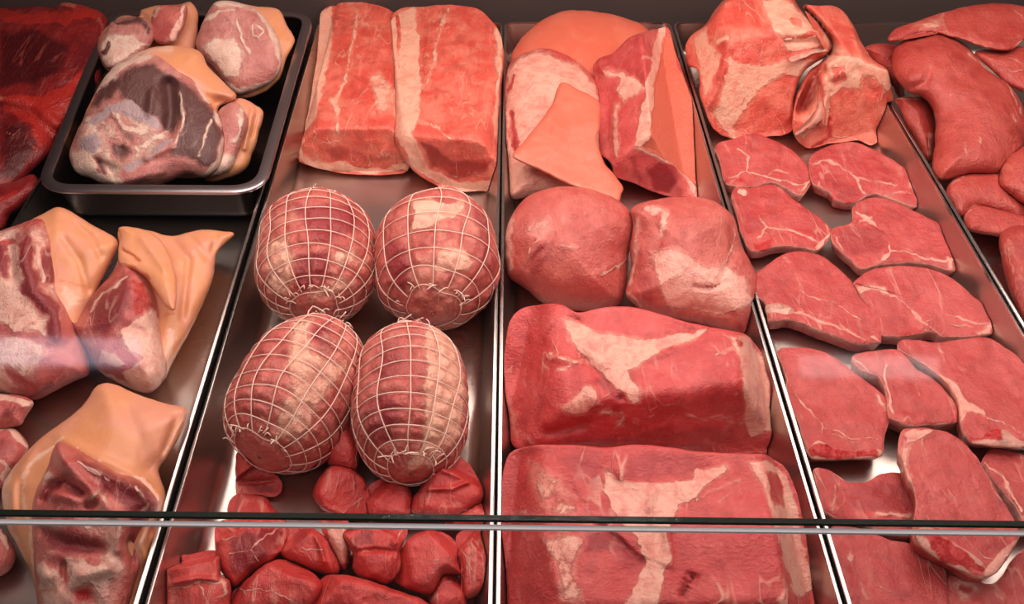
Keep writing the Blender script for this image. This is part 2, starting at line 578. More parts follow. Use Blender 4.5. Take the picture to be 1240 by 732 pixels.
q2 = tray_quad(D12b, D23a)
wd = q2[1] - q2[0]
q3, q4 = tray_quad(D23b, D34a), tray_quad(D34b, D45a)
l45 = D45b
q1r = tray_quad(D12a, D12a)
q1 = np.array([q1r[1] - (.252, 0), q1r[1], q1r[2], q1r[2] - (.252, 0)])
q5l = tray_quad(D45b, D45b)
q5 = np.array([q5l[0], q5l[0] + (.25, 0), q5l[3] + (.25, 0), q5l[3]])
TG = 'steel display trays side by side'
for nm, q, lb in (('display_tray', q1, 'steel tray of pork hocks, under the dark roasting pan'),
                  ('display_tray', q2, 'steel tray holding netted roasts and diced pork'),
                  ('display_tray', q3, 'steel tray holding rind-on joints and large boneless shoulders'),
                  ('display_tray', q4, 'steel tray lined with overlapping pork chops below a bone-in rack'),
                  ('display_tray', q5, 'steel tray of boneless loins at the right end of the counter')):
    tray(nm, lb, q, RIM, TF, .0028, .010, .016, .012, .0016, M['steel'], M['rim'], group=TG)

PANZ, PANF = RIM + .016, .014
pq = np.array([(40, 232), (320, 234), (381, 15), (130, 13)], float)
pq = unproj(pq[:, 0], pq[:, 1], PANZ)[:, :2]
tray('roasting_pan', 'dark metal roasting pan with rounded corners, full of pale hocks', pq, PANZ, PANF, .012, .006, .040, .014, .0028, M['pan'], M['pan_rim'], 'pan')

# the case itself
def box(name, lo, hi, mat, kind=None, parent=None, bev=0):
    x0, y0, z0 = lo; x1, y1, z1 = hi
    c = np.array([(x0 + x1) / 2, (y0 + y1) / 2, z0])
    V = np.array([(x, y, z) for x in (x0, x1) for y in (y0, y1) for z in (z0, z1)]) - c
    Fc = [(0, 1, 3, 2), (4, 6, 7, 5), (0, 4, 5, 1), (2, 3, 7, 6), (0, 2, 6, 4), (1, 5, 7, 3)]
    me = make_mesh(name, V, Fc, smooth=False)
    o = link(name, me, mat, loc=c, parent=parent)
    if bev:
        md = o.modifiers.new('bevel', 'BEVEL'); md.width = bev; md.segments = 2
    if kind: o['kind'] = kind
    return o


yback = q3[2][1] + .034
XL, XR = -1.05, 1.15
box('floor', (XL, .20, -.03), (XR, yback + .06, -.001), M['deck'], 'structure')
box('wall_back', (XL, yback, 0), (XR, yback + .06, .655), M['wall'], 'structure')
box('wall_left', (XL - .02, .20, -.03), (XL, yback + .06, .655), M['wall'], 'structure')
box('wall_right', (XR, .20, -.03), (XR + .02, yback + .06, .655), M['wall'], 'structure')


box('ceiling', (XL, .42, .656), (XR, yback + .06, .676), M['wall'], 'structure')

# front glass: an upright lower pane and a raked upper pane meeting at the dark edge
E0, E1 = unproj(np.array([0., 1240.]), np.array([620., 634.]), .285)
dirx = (E1 - E0) / np.linalg.norm(E1 - E0)
ga, gb = E0 - dirx * .9, E1 + dirx * .95
def slab(name, a, b, upd, h, th, mat, parent, base, z0=0., bev=False):
    upd = np.array(upd, float); upd /= np.linalg.norm(upd)
    nn = np.cross(b - a, upd); nn /= np.linalg.norm(nn)
    V = []
    for s in (0, th):
        for p in (a, b):
            for t in (z0, z0 + h):
                V.append(p + upd * t + nn * s)
    V = np.array(V) - base
    Fc = [(0, 1, 3, 2), (4, 6, 7, 5), (0, 4, 5, 1), (2, 3, 7, 6), (0, 2, 6, 4), (1, 5, 7, 3)]
    return link(name, make_mesh(name, V, Fc, smooth=False), mat, parent=parent)


RAKE = (0, math.sin(math.radians(22)), math.cos(math.radians(22)))
def pane_root(name, p, lb):
    return empty(name, p, lb, 'glass', None)
up_root = pane_root('glass_pane', (ga + gb) / 2, 'raked upper front glass, its dark lower edge crossing in front of the trays')
slab('pane', ga, gb, RAKE, .42, .004, M['glass'], up_root, (ga + gb) / 2, .0014)
slab('edge_strip', ga, gb, RAKE, .0012, .004, M['glass_edge'], up_root, (ga + gb) / 2, 0.)['label'] = 'dark green polished glass edge'
lo_root = pane_root('glass_pane', (ga + gb) / 2 * (1, 1, 0), 'upright lower front glass below the dark edge line')
lb_ = (ga + gb) / 2 * (1, 1, 0)
lh = E0[2] - .0018
slab('pane', ga * (1, 1, 0), gb * (1, 1, 0), (0, 0, 1), lh, .004, M['glass'], lo_root, lb_)
slab('bevel', ga * (1, 1, 0) - (0, .0042, 0), gb * (1, 1, 0) - (0, .0042, 0), (0, 0, 1), .0013, .0024, M['bevel'], lo_root, lb_, lh + .0010)['label'] = 'bevel along the glass top, its bright glint put into the colour'


# ------------------------------------------------------------------ tubes and netted roasts
def tube(P, r, k=5):
    P = np.asarray(P, float); n = len(P)
    T = np.gradient(P, axis=0); T /= np.linalg.norm(T, axis=1)[:, None] + 1e-12
    ref = np.array([.31, .52, .8]); U = np.cross(T, ref); U /= np.linalg.norm(U, axis=1)[:, None] + 1e-12
    Wv = np.cross(T, U)
    a = np.arange(k) * 2 * math.pi / k
    V = (P[:, None] + r * (np.cos(a)[None, :, None] * U[:, None] + np.sin(a)[None, :, None] * Wv[:, None])).reshape(-1, 3)
    Fc = [(i * k + j, i * k + (j + 1) % k, (i + 1) * k + (j + 1) % k, (i + 1) * k + j) for i in range(n - 1) for j in range(k)]
    Fc += [tuple(range(k))[::-1], tuple(range((n - 1) * k, n * k))]
    return V, Fc


def join(parts):
    V, Fc, o = [], [], 0
    for v, f in parts:
        V.append(v); Fc += [tuple(i + o for i in q) for q in f]; o += len(v)
    return np.vstack(V), Fc


def netted(label, px, py, a, b, c, ang, nl, nr, net, strokes, seed, e=(2.6, 2.6), tilt=0., taper=0., cut=None):
    """a rolled roast in string netting: half axes a (length) b (width) c (height), turned by ang in plan"""
    zc = TF + .001 + c * .93
    ctr = unproj(np.array([float(px)]), np.array([float(py)]), zc)[0]
    ca, sa = math.cos(math.radians(ang)), math.sin(math.radians(ang))
    st_ = math.tan(math.radians(tilt))
    rng = np.random.default_rng(seed)
    def warp(th, t):
        q = np.stack([np.cos(th) * 1.3, np.sin(th) * 1.3, t * 1.6], -1)
        return .10 * vnoise(q, seed), .030 * vnoise(q + 9, seed + 3)
    def surf(th, t, off=0.):
        p = np.where(t < 0, e[0], e[1])
        rho = np.clip(1 - np.abs(t) ** p, 0, 1) ** .5 * (1 + taper * t)
        q = np.stack([np.cos(th) * 1.5, np.sin(th) * 1.5, t * 1.8], -1)
        rho = rho * (1 + .05 * vnoise(q, seed + 7))
        x = (b * rho + off) * np.cos(th); z = (c * rho + off) * np.sin(th)
        y = t * (a + off)
        z = z + st_ * y
        P = np.stack([ctr[0] + x * ca - y * sa, ctr[1] + x * sa + y * ca, ctr[2] + z], -1)
        return P
    TH = np.arange(nl) * 2 * math.pi / nl + .1
    TT = np.sin(np.linspace(math.asin(net[0]), math.asin(net[1]), nr))
    NT, NA = 170, 200
    # even spacing round the ends
    s = np.linspace(-1, 1, NT); t = np.sign(s) * np.sin(np.abs(s) * math.pi / 2) ** .92
    t[0], t[-1] = -.9995, .9995
    tg, ag = np.meshgrid(t, np.arange(NA) * 2 * math.pi / NA, indexing='ij')
    tg, ag = tg.ravel(), ag.ravel()
    w1, w2 = warp(ag, tg)
    rho = np.clip(1 - np.abs(tg) ** np.where(tg < 0, e[0], e[1]), 0, 1) ** .5
    dth = np.abs((ag + w1 - TH[0] + math.pi / nl) % (2 * math.pi / nl) - math.pi / nl) * b * rho
    dt = np.min(np.abs((tg + w2)[:, None] - TT[None]), axis=1) * a
    innet = np.clip((tg - net[0]) * 30 + 1, 0, 1) * np.clip((net[1] - tg) * 30 + 1, 0, 1)
    dip = -.0022 * np.maximum(np.exp(-(dth / .0028) ** 2), np.exp(-(dt / .0028) ** 2)) * innet
    bulge = .0012 * fbm(surf(ag, tg), 90, seed)
    V = surf(ag, tg, dip + bulge)
    V[:, 2] = np.maximum(V[:, 2], TF + .0008)
    Fc = [(i * NA + j, i * NA + (j + 1) % NA, (i + 1) * NA + (j + 1) % NA, (i + 1) * NA + j) for i in range(NT - 1) for j in range(NA)]
    Fc += [tuple(range(NA))[::-1], tuple(range((NT - 1) * NA, NT * NA))]
    fl = fields(proj(V), strokes)
    C = np.stack([fl['f'], fl['d'], fl['s'], fl['b']], -1)
    C[:, 0] = np.maximum(C[:, 0], .44 * np.clip(fbm(V, 17, seed + 21, 2) + .0, 0, 1) ** .5 * (fl['f'] < .9))
    C[:, 1] = np.maximum(C[:, 1], .55 * np.clip(fbm(V, 22, seed + 31, 2), 0, 1))
    base = np.array([ctr[0], ctr[1], TF + .0008])
    root = empty('netted_roast', base, label, 'meat', 'rolled roasts in string netting')
    link('meat', make_mesh('meat', V - base, Fc, C), M['roast'], parent=root)
    parts = []
    fl_ = lambda P: np.c_[P[:, :2], np.maximum(P[:, 2], TF + .0012)]
    for th0 in TH:
        tt = np.sin(np.linspace(math.asin(net[0]), math.asin(net[1]), 60))
        th = np.full(60, th0)
        x1, x2 = warp(th, tt)
        parts.append(tube(fl_(surf(th - x1, tt, -.0003)), .00052))
    for t0 in TT:
        th = np.linspace(0, 2 * math.pi, 91)
        tt = np.full(91, t0)
        x1, x2 = warp(th, tt)
        parts.append(tube(fl_(surf(th, np.clip(tt - x2, -.985, .985), -.0003)), .00050))
    V2, F2 = join(parts)
    link('netting', make_mesh('netting', V2 - base, F2), M['string'], parent=root)['label'] = 'pale string netting'
    for t0 in net:
        parts = []
        for i in range(18):
            th = rng.uniform(.15, math.pi - .15); P = []
            k0 = surf(np.array([th]), np.array([t0 * .985]), .0008)[0]
            dr = rng.normal(0, 1, 3); dr[2] = abs(dr[2]) * .5
            dr /= np.linalg.norm(dr); L = rng.uniform(.004, .011)
            cu = rng.normal(0, .5, 3)
            for u in np.linspace(0, 1, 7):
                P.append(k0 + L * (dr * u + cu * u * u * .6) + np.array([0, 0, .002 * math.sin(u * 3)]))
            P = np.array(P); P[:, 2] = np.maximum(P[:, 2], TF + .002)
            parts.append(tube(P, .00055))
        V3, F3 = join(parts)
        link('string_tuft', make_mesh('string_tuft', V3 - base, F3), M['string'], parent=root)['label'] = 'frayed pale string ends'
    return root


ROASTS = []
ROASTS.append(netted('netted roast at the top left of the four, beside the roasting pan', 384, 311, .078, .060, .056, 6, 17, 12, (-.94, .94),
       [('f', 'p', 'g:180,190 250,190 270,240 420,240 470,230 500,290 440,400 330,430 230,420 160,400 150,260', 14, .62),
        ('d', 'p', 'g:240,90 470,90 500,200 330,240 280,170', 10, .75), ('d', 'p', 'g:270,260 380,260 390,340 300,400 250,400', 10, .8),
        ('b', 'p', 'g:395,310 460,300 470,340 400,340', 6, .5)], 3))
ROASTS.append(netted('netted roast with pale fat patches, top right of the four', 529, 312, .078, .062, .057, 0, 13, 9, (-.92, .93),
       [('f', 'p', 'g:650,90 720,80 760,100 820,90 830,120 760,150 700,180 640,195 660,140', 6), ('f', 'p', 'g:725,260 760,240 830,260 860,300 800,325 720,320', 6),
        ('d', 'p', 'g:840,80 910,160 915,300 870,380 850,200', 12, .7), ('d', 'p', 'g:550,180 640,230 680,330 600,420 550,330', 12, .7)], 8))
ROASTS.append(netted('netted roast at the lower left of the four, bare cut end facing front', 363, 473, .074, .0515, .0535, -17, 15, 12, (-.93, .90),
       [('f', 'p', 'g:250,480 330,460 320,520 330,600 430,620 420,680 340,760 260,780 230,640', 12, .8),
        ('d', 'p', 'g:310,500 370,480 410,600 350,600', 6, .8), ('f', 'p', 'h:360,80 480,60 470,180 420,240 330,200', 12, .7),
        ('s', 'p', 'h:225,215 330,215 470,270 440,310 370,310 270,260', 6, .4)], 15, e=(3.3, 2.6)))
ROASTS.append(netted('netted roast with a broad fat stripe, lower right of the four', 497, 486, .075, .0505, .0535, 4, 13, 13, (-.95, .92),
       [('f', 'p', 'g:690,500 770,500 820,640 830,740 700,740 690,600', 8, .9), ('f', 'p', 'h:810,0 880,0 940,60 930,200 860,290 740,320 810,200', 10, .85),
        ('d', 'p', 'g:540,540 620,520 640,640 560,700 510,680', 10, .6), ('d', 'p', 'h:600,100 700,60 760,100 720,220 640,250', 10, .7)], 22, e=(2.7, 2.6)))


# ------------------------------------------------------------------ left tray: hocks and beef
TOPN, FRN = (0, 0, 1), (0, -1, .12)
piece('beef_joint', 'large dark red beef joint with thin white membrane, far left', 'meat', None, M['beef'],
      out='-45,30 -10,14 10,9 45,8 68,9 78,3 113,10 131,24 121,50 118,75 123,92 102,126 85,147 68,164 61,184 41,205 20,225 -5,238 -45,240', zb=.014, zt=.075,
      T=(.05, .03), r=.06, zf=.001, lump=.003, base=(.0, .25, 0, 0),
      bumps=[('a:0,330 120,370 200,440', 14, .007), ('a:0,390 110,400 180,470', 8, -.010), ('a:20,130 120,150 200,270', 22, .006)],
      strokes=[('s', 'l', 'a:20,60 130,70 330,50', 10, .9), ('s', 'p', 'a:0,340 130,330 230,300 340,190 350,240 250,420 130,560 100,450 0,400', 12, .75),
               ('f', 'l', 'a:0,350 60,380 150,440 200,480', 3, .8), ('f', 'l', 'a:220,10 330,40', 4, .8), ('f', 'l', 'a:60,150 130,160 190,200 215,260', 1.5, .6),
               ('f', 'l', 'a:330,50 360,90 345,180', 4, .6), ('d', 'p', 'a:0,110 120,100 240,160 230,250 120,300 0,310', 10, .9), ('d', 'p', 'a:0,430 80,430 130,520 60,640 0,640', 8, .8),
               ('f', 'l', 'a:10,470 70,480 130,540', 1.6, .7), ('f', 'l', 'a:170,390 270,330', 1.6, .7)])
piece('beef_trimming', 'small dark red beef trimming below the large joint, at the left edge', 'meat', None, M['beef'],
      out='-45,236 10,222 40,212 46,230 25,252 12,262 0,282 -45,290', zb=.012, zt=.04, T=.03, r=.03, zf=.001, strokes=[('s', 'l', '-10,245 20,232', 4, .6)])

PF = PANF + .001
piece('pork_hock', 'pale pork hock at the back left of the roasting pan', 'meat', 'pale hocks in the roasting pan', None, parts=[
    ('skin', M['skin'], dict(out='118,60 122,42 136,26 152,19 168,20 172,12 190,7 215,5 232,3 240,22 236,60 222,80 190,95 150,95 128,84', zb=.05, zt=.10, T=.025, Tb=.06, r=.03, zf=PF,
                             base=(.2, 0, 0, 0), bumps=[('170,20 185,45 182,70', 6, -.008)]), 'cream skin'),
    ('meat', M['pale'], dict(out='118,58 124,42 140,24 165,20 184,28 186,48 172,66 150,78 132,84 122,72', zb=.075, zt=.108, T=.022, Tb=.03, r=.02, zf=PF,
                             strokes=[('f', 'p', '120,56 130,44 160,42 178,52 150,78 128,82', 6, .9), ('d', 'l', '140,28 165,24 180,36', 5, .8), ('d', 'l', '126,62 132,52', 3, .9)]), 'pink cut face with white fat'),
    ('meat', M['hock'], dict(out='182,28 190,9 212,6 226,8 224,30 214,48 198,54 186,48', zb=.09, zt=.115, T=.016, Tb=.03, r=.02, zf=PF,
                             strokes=[('f', 'l', '222,8 218,30 208,48', 4), ('f', 'l', '186,20 190,10', 3, .8)]), 'red muscle')])
piece('pork_hock', 'round cut pork hock with pink marrow ring, back right of the roasting pan', 'meat', 'pale hocks in the roasting pan', None, parts=[
    ('skin', M['skin'], dict(out='262,6 284,4 312,8 338,12 347,30 357,50 346,72 338,96 316,114 288,119 262,100 246,70', zb=.035, zt=.105, T=.016, Tb=.06, r=.03, zf=PF,
                             base=(.2, 0, 0, 0)), 'cream skin'),
    ('meat', M['pale'], dict(out='259,3 283,2 307,10 326,27 338,51 341,78 331,98 310,109 287,115 273,102 258,84 238,58 244,30', zb=.045, zt=.122, T=.022, Tb=.02, r=.025, zf=PF,
                             bumps=[('262,62 280,58', 12, .004), ('312,40', 5, .003)],
                             strokes=[('f', 'l', '259,3 283,2 307,10 326,27 338,51 341,78 331,98 310,109 287,115 273,102', 5), ('f', 'p', '245,58 262,42 285,46 294,64 290,92 270,92', 6, .85),
                                      ('f', 'l', '248,28 262,14 284,12', 3, .8), ('b', 'l', '262,60 278,62', 4, .45), ('f', 'l', '286,22 292,48 302,64', 2, .8),
                                      ('f', 'l', '308,32 306,46 314,50 320,40 312,31', 1.6, .8), ('d', 'l', '270,20 290,40 298,60', 6, .45)]), 'pink cut face ringed by white fat')])
piece('pork_hock', 'small pork hock on its side at the right front of the roasting pan', 'meat', 'pale hocks in the roasting pan', None, parts=[
    ('skin', M['skin'], dict(out='266,137 287,119 307,126 319,137 314,160 307,184 297,205 273,217 248,217 258,190 264,165', zb=.022, zt=.075, T=.02, Tb=.05, r=.025, zf=PF,
                             bumps=[('306,128 302,150 296,180', 3, .004), ('312,134 306,165', 2, -.004)], base=(.2, 0, 0, 0)), 'cream skin'),
    ('meat', M['pale'], dict(out='262,140 280,124 294,130 300,150 292,176 280,204 262,214 250,212 258,186', zb=.035, zt=.085, T=.02, Tb=.03, r=.02, zf=PF,
                             strokes=[('f', 'p', '252,214 262,190 280,186 288,196 276,212', 5, .85), ('f', 'l', '290,128 292,150 282,170', 4, .8)]), 'pink meat streaked with fat')])
piece('pork_hock', 'large dark-faced pork hock at the front of the roasting pan', 'meat', 'pale hocks in the roasting pan', None, parts=[
    ('skin', M['skin'], dict(out='92,190 92,164 100,145 108,126 128,92 150,72 178,60 205,55 239,61 253,82 273,102 287,118 264,131 270,150 272,176 260,204 240,215 200,216 140,222 104,214', zb=.025, zt=.115, T=(.035, .035), Tb=.05, r=.05, zf=PF,
                             bumps=[('205,100 240,112 268,124', 8, -.006), ('178,62 220,90', 10, .004)],
                             strokes=[('f', 'l', '150,74 178,62 205,58', 6, .7), ('d', 'l', '215,100 245,120', 10, .35)]), 'smooth cream skin'),
    ('meat', M['pale'], dict(out='84,190 90,166 99,148 108,130 126,94 148,74 176,66 206,72 234,96 252,120 268,148 272,172 264,203 247,216 228,212 200,222 184,228 147,230 134,226 116,219 92,208', zb=.035, zt=.118, T=(.04, .035), Tb=.03, r=.05, zf=PF,
                             bumps=[('a:600,300 610,400 600,460', 9, -.020), ('a:540,330 530,400', 5, .006), ('a:640,300 650,420 600,520 520,560', 5, .006),
                                    ('a:300,480 330,500', 12, .008), ('a:560,610 480,630 400,650', 9, .010), ('a:360,580 400,600', 5, -.008), ('a:430,530', 4, -.006)],
                             base=(.0, .30, 0, 0),
                             strokes=[('f', 'p', 'a:250,520 270,450 330,380 400,360 470,375 540,430 610,460 600,520 560,560 480,590 440,640 340,645 270,610', 14, .56),
                                      ('s', 'p', 'a:290,440 380,360 470,350 540,400 590,450 560,470 480,440 400,400 340,460', 8, .75), ('s', 'p', 'a:270,480 340,460 380,510 330,560 270,540', 8, .6), ('s', 'l', 'a:450,600 520,560 600,490', 6, .7),
                                      ('d', 'p', 'a:400,290 450,240 540,225 640,280 700,330 660,400 600,470 560,430 520,400 440,350', 9, 1), ('d', 'p', 'a:650,300 740,360 790,470 760,600 660,560 600,560 640,460', 9, 1),
                                      ('d', 'p', 'a:300,370 380,270 470,230 430,320 340,390', 9, .75), ('f', 'l', 'a:310,350 420,235 540,195', 4.5, .9), ('f', 'l', 'a:640,330 655,420 615,520', 2.4, .8),
                                      ('f', 'l', 'a:700,300 760,370 800,470 790,560 720,635', 4.5, 1), ('f', 'l', 'a:750,420 720,500 700,550', 2.5, .75), ('d', 'l', 'a:360,390 420,440 470,500', 8, .6), ('d', 'p', 'a:380,490 440,500 470,540 430,580 390,550', 6, .7),
                                      ('f', 'p', 'a:248,530 300,540 400,600 440,640 380,660 270,625', 8, .85), ('d', 'l', 'a:330,560 370,610', 4, .8), ('d', 'l', 'a:660,590 560,600 480,640', 9, .5), ('b', 'l', 'a:345,600 350,610', 2, .6),
                                      ('f', 'l', 'a:400,380 420,440 470,470 520,460', 3, .8), ('f', 'l', 'a:470,520 530,500 590,460', 2, .8), ('f', 'l', 'a:300,420 350,480', 3, .8)]), 'dark purplish cut face with white sinew')])

HG = 'rind-on hocks in the left tray'
piece('pork_hock', 'rind-on pork hock at the left edge with a band of dark muscle across it', 'meat', HG, None, parts=[
    ('skin', M['skin'], dict(out='-30,330 0,300 30,272 52,259 70,251 88,258 114,274 142,291 138,311 124,337 116,355 106,385 108,430 100,450 60,440 0,430', zb=.02, zt=.085, T=(.045, .03), Tb=.05, r=.05,
                             bumps=[('e:210,160 260,230 290,330', 5, -.004), ('e:250,110 300,160 330,220', 4, -.003), ('e:190,60 240,75 320,130', 6, .004)],
                             strokes=[('d', 'l', 'e:200,290 240,300 300,330', 5, .5), ('f', 'p', 'e:170,280 270,330 300,360 210,420', 10, .6)]), 'orange cream skin'),
    ('meat', M['hock'], dict(out='-40,300 -8,284 22,272 48,265 62,276 70,295 76,320 82,350 92,385 104,420 108,452 85,464 44,484 22,481 -5,472 -40,450', zb=.014, zt=.085, T=(.055, .04), Tb=.05, r=.05,
                             bumps=[('e:90,150 80,240 110,330 180,400 190,480', 11, .010), ('e:30,170 40,290', 6, -.010), ('e:150,180 150,300', 9, .004), ('e:125,180 130,290', 3, -.006)],
                             strokes=[('f', 'p', 'e:-60,120 60,110 150,100 190,230 200,420 150,560 60,680 -60,680', 10, .60),
                                      ('d', 'l', 'e:90,150 80,240 110,330 175,400 190,480', 10, 1), ('d', 'p', 'e:140,190 170,190 185,250 175,300 150,310 130,260', 5, .9), ('f', 'l', 'e:125,150 128,230 140,300', 2.5, 1),
                                      ('d', 'l', 'e:0,200 10,280', 8, .8), ('b', 'l', 'e:0,178 40,170', 3, .6), ('d', 'l', 'e:0,460 60,480 120,490', 6, .5), ('d', 'l', 'e:100,680 160,640', 5, .8), ('d', 'l', 'e:20,590 90,640', 5, .5)]), 'pink meat with white fat')])
piece('pork_hock', 'rind-on pork hock with a thick folded skin flap, centre of the left tray', 'meat', HG, None, parts=[
    ('skin', M['skin'], dict(out='144,278 158,275 184,280 206,286 240,279 265,279 284,283 272,296 262,309 258,337 243,374 221,418 206,447 196,462 176,440 168,390 150,330 144,297', zb=.016, zt=.055, T=(.04, .018), Tb=.04, r=.045,
                             bumps=[('e:560,160 620,230 600,420', 5, -.004), ('e:620,150 680,220', 4, -.003), ('e:700,200 710,150', 4, -.004)],
                             strokes=[('d', 'l', 'e:700,210 650,380', 4, .35), ('d', 'l', 'e:540,420 570,410', 4, .6), ('f', 'l', 'e:560,470 550,590 520,640', 6, .8)]), 'orange cream skin'),
    ('meat', M['hock'], dict(out='148,310 134,333 111,359 91,388 82,392 80,400 92,411 107,429 122,451 147,466 177,477 195,466 203,444 198,415 192,380 184,350 170,325', zb=.014, zt=.07, T=(.055, .04), Tb=.05, r=.045,
                             bumps=[('e:340,330 400,370', 22, .006), ('e:320,540 400,580', 14, .006), ('e:430,330 500,370', 8, .005), ('e:400,450 470,470', 8, -.004)],
                             strokes=[('d', 'p', 'e:280,370 340,320 430,270 430,390 350,490 300,470', 10, .85), ('b', 'p', 'e:430,290 480,300 505,380 450,430 430,390', 5, .6), ('b', 'p', 'e:330,470 375,465 350,500 320,490', 5, .7),
                                      ('f', 'p', 'e:390,470 500,390 550,460 550,600 520,660 440,670 400,600 470,560 420,520', 6, 1), ('f', 'l', 'e:290,400 340,340 420,290', 1.8, .7), ('f', 'p', 'e:330,520 380,530 420,570 380,590 320,570', 5, .7),
                                      ('d', 'l', 'e:220,430 245,460', 6, .9), ('f', 'l', 'e:250,490 320,600 470,670', 3, .8)]), 'purplish red meat with white fat'),
    ('skin_flap', M['skin'], dict(out='e:388,190 395,150 390,125 430,122 500,145 550,200 578,280 580,340 572,395 545,385 520,350 480,290 440,265 395,248', zb=.075, zt=.080, T=.012, Tb=.006, r=.012, zf=None,
                                  bumps=[('e:400,200 450,230', 3, -.003), ('e:470,160 540,260', 6, .003)],
                                  strokes=[('d', 'l', 'e:395,245 440,262 490,300', 2.5, .7), ('d', 'l', 'e:400,190 440,215 460,235', 1.5, .8)]), 'thick folded orange flap')])
piece('pork_hock', 'large rind-on pork hock at the front left, opening towards the glass', 'meat', HG, None, parts=[
    ('skin', M['skin'], dict(out='119,467 142,467 169,479 200,488 227,497 220,523 202,556 192,570 200,596 203,622 196,650 182,681 170,720 160,765 100,780 55,765 46,735 40,702 27,673 8,635 3,592 23,558 50,531 96,496', zb=.013, zt=.065, T=(.05, .028), Tb=.05, r=.055,
                             bumps=[('f:190,210 300,270 430,330 510,400', 6, .004), ('f:400,120 440,210 470,300', 9, -.003), ('f:560,140 520,250', 5, -.004), ('f:100,250 40,370 40,470', 6, .004),
                                    ('f:500,400 440,540 460,600', 5, .007), ('f:480,500 500,470', 5, -.006), ('f:60,330 60,440', 4, -.003)],
                             strokes=[('d', 'l', 'f:170,230 300,270 470,350 500,410', 4, .45), ('f', 'l', 'f:190,215 120,270 70,330 80,440 100,560 110,640', 3, .8), ('f', 'l', 'f:240,245 350,305 450,345 500,400 470,500 440,545 440,600', 3, .85), ('f', 'l', 'f:50,270 10,370 30,490 80,590', 5, .7), ('d', 'p', 'f:465,470 510,440 505,500 450,570', 5, .5), ('d', 'l', 'f:70,340 60,440', 5, .4), ('f', 'l', 'f:590,120 500,300', 4, .6)]), 'orange cream skin'),
    ('meat', M['hock'], dict(out='f:180,225 240,245 350,310 440,345 492,400 490,440 455,480 430,540 440,600 420,690 380,790 240,820 140,790 112,680 105,560 100,450 112,380 150,300', zb=.02, zt=.086, T=(.042, .026), Tb=.03, r=.035,
                             bumps=[('f:135,400 160,360 200,345 255,385', 6, -.012), ('f:250,285 360,325 470,395', 10, .011), ('f:185,250 215,300 300,385', 8, .010), ('f:150,385 230,400 300,400', 6, .006), ('f:130,500 210,545 330,560', 9, -.008), ('f:140,640', 11, .011),
                                    ('f:255,640 340,620', 9, .009), ('f:200,610 200,680', 5, -.006), ('f:410,540 425,600', 6, -.014), ('f:330,420 380,470 370,560', 7, .006), ('f:240,700 290,710', 8, -.004), ('f:330,380 310,410 280,420', 5, -.007)],
                             strokes=[('f', 'p', 'f:112,470 250,450 310,420 390,450 400,640 350,800 130,800', 14, .58), ('d', 'p', 'f:240,265 350,312 470,370 490,430 420,450 340,390', 8, .95), ('d', 'p', 'f:135,500 200,490 320,520 330,575 210,580 140,550', 9, .8),
                                      ('d', 'l', 'f:140,400 160,365 200,345 250,385', 4, .95), ('f', 'p', 'f:120,330 175,290 170,340 130,390', 6, .55), ('b', 'l', 'f:180,240 205,300', 4, .6), ('f', 'l', 'f:245,285 300,320 345,345', 2.6, .95), ('f', 'l', 'f:280,400 310,380 330,420', 5, .8),
                                      ('f', 'p', 'f:115,600 160,600 170,670 125,690', 5, .95), ('f', 'p', 'f:215,625 330,600 360,640 330,690 240,670', 6, .9), ('f', 'p', 'f:120,690 220,690 200,790 130,790', 8, .75), ('f', 'p', 'f:320,560 390,570 400,640 350,680', 8, .65),
                                      ('d', 'p', 'f:140,575 200,570 205,620 150,615', 5, .55), ('b', 'p', 'f:225,690 285,680 295,725 230,735', 6, .75), ('b', 'l', 'f:200,630 208,660', 4, .65), ('b', 'l', 'f:255,580 300,590', 4, .6), ('d', 'p', 'f:410,455 460,450 445,555 425,600 400,560', 7, .85),
                                      ('f', 'l', 'f:350,460 400,520', 2, .6), ('d', 'l', 'f:440,380 470,400', 5, .7), ('f', 'l', 'f:430,370 470,410 440,440', 2.5, .8)]), 'red meat with white knuckle')])
piece('pork_trimming', 'red pork trimming at the left edge between the hocks', 'meat', 'pork pieces at the left edge', M['hock'],
      out='-40,470 0,477 25,480 41,488 31,506 18,517 -40,524', zb=.03, zt=.045, T=.02, r=.03, strokes=[('f', 'l', 'f:0,75 60,90 105,100', 4), ('d', 'p', 'f:0,100 60,110 40,160 0,160', 6, .6)])
piece('pork_trimming', 'pork trimming with a curved white fat rim, left edge beside the large front hock', 'meat', 'pork pieces at the left edge', M['hock'],
      out='-40,518 0,517 19,521 34,539 27,560 10,577 0,592 -40,594', zb=.014, zt=.03, T=.024, r=.03,
      strokes=[('f', 'l', 'f:-20,180 40,185 90,235', 4), ('f', 'l', 'f:0,280 25,310 20,340', 5), ('d', 'p', 'f:-20,200 50,210 70,270 10,270 -20,280', 6, .5)])
piece('pork_trimming', 'small red pork trimming in the bottom left corner', 'meat', 'pork pieces at the left edge', M['hock'],
      out='-40,636 0,640 17,664 16,685 0,699 -40,706', zb=.014, zt=.03, T=.02, r=.025, base=(0, .3, 0, 0), strokes=[('f', 'l', 'f:0,500 30,560', 3, .8)])


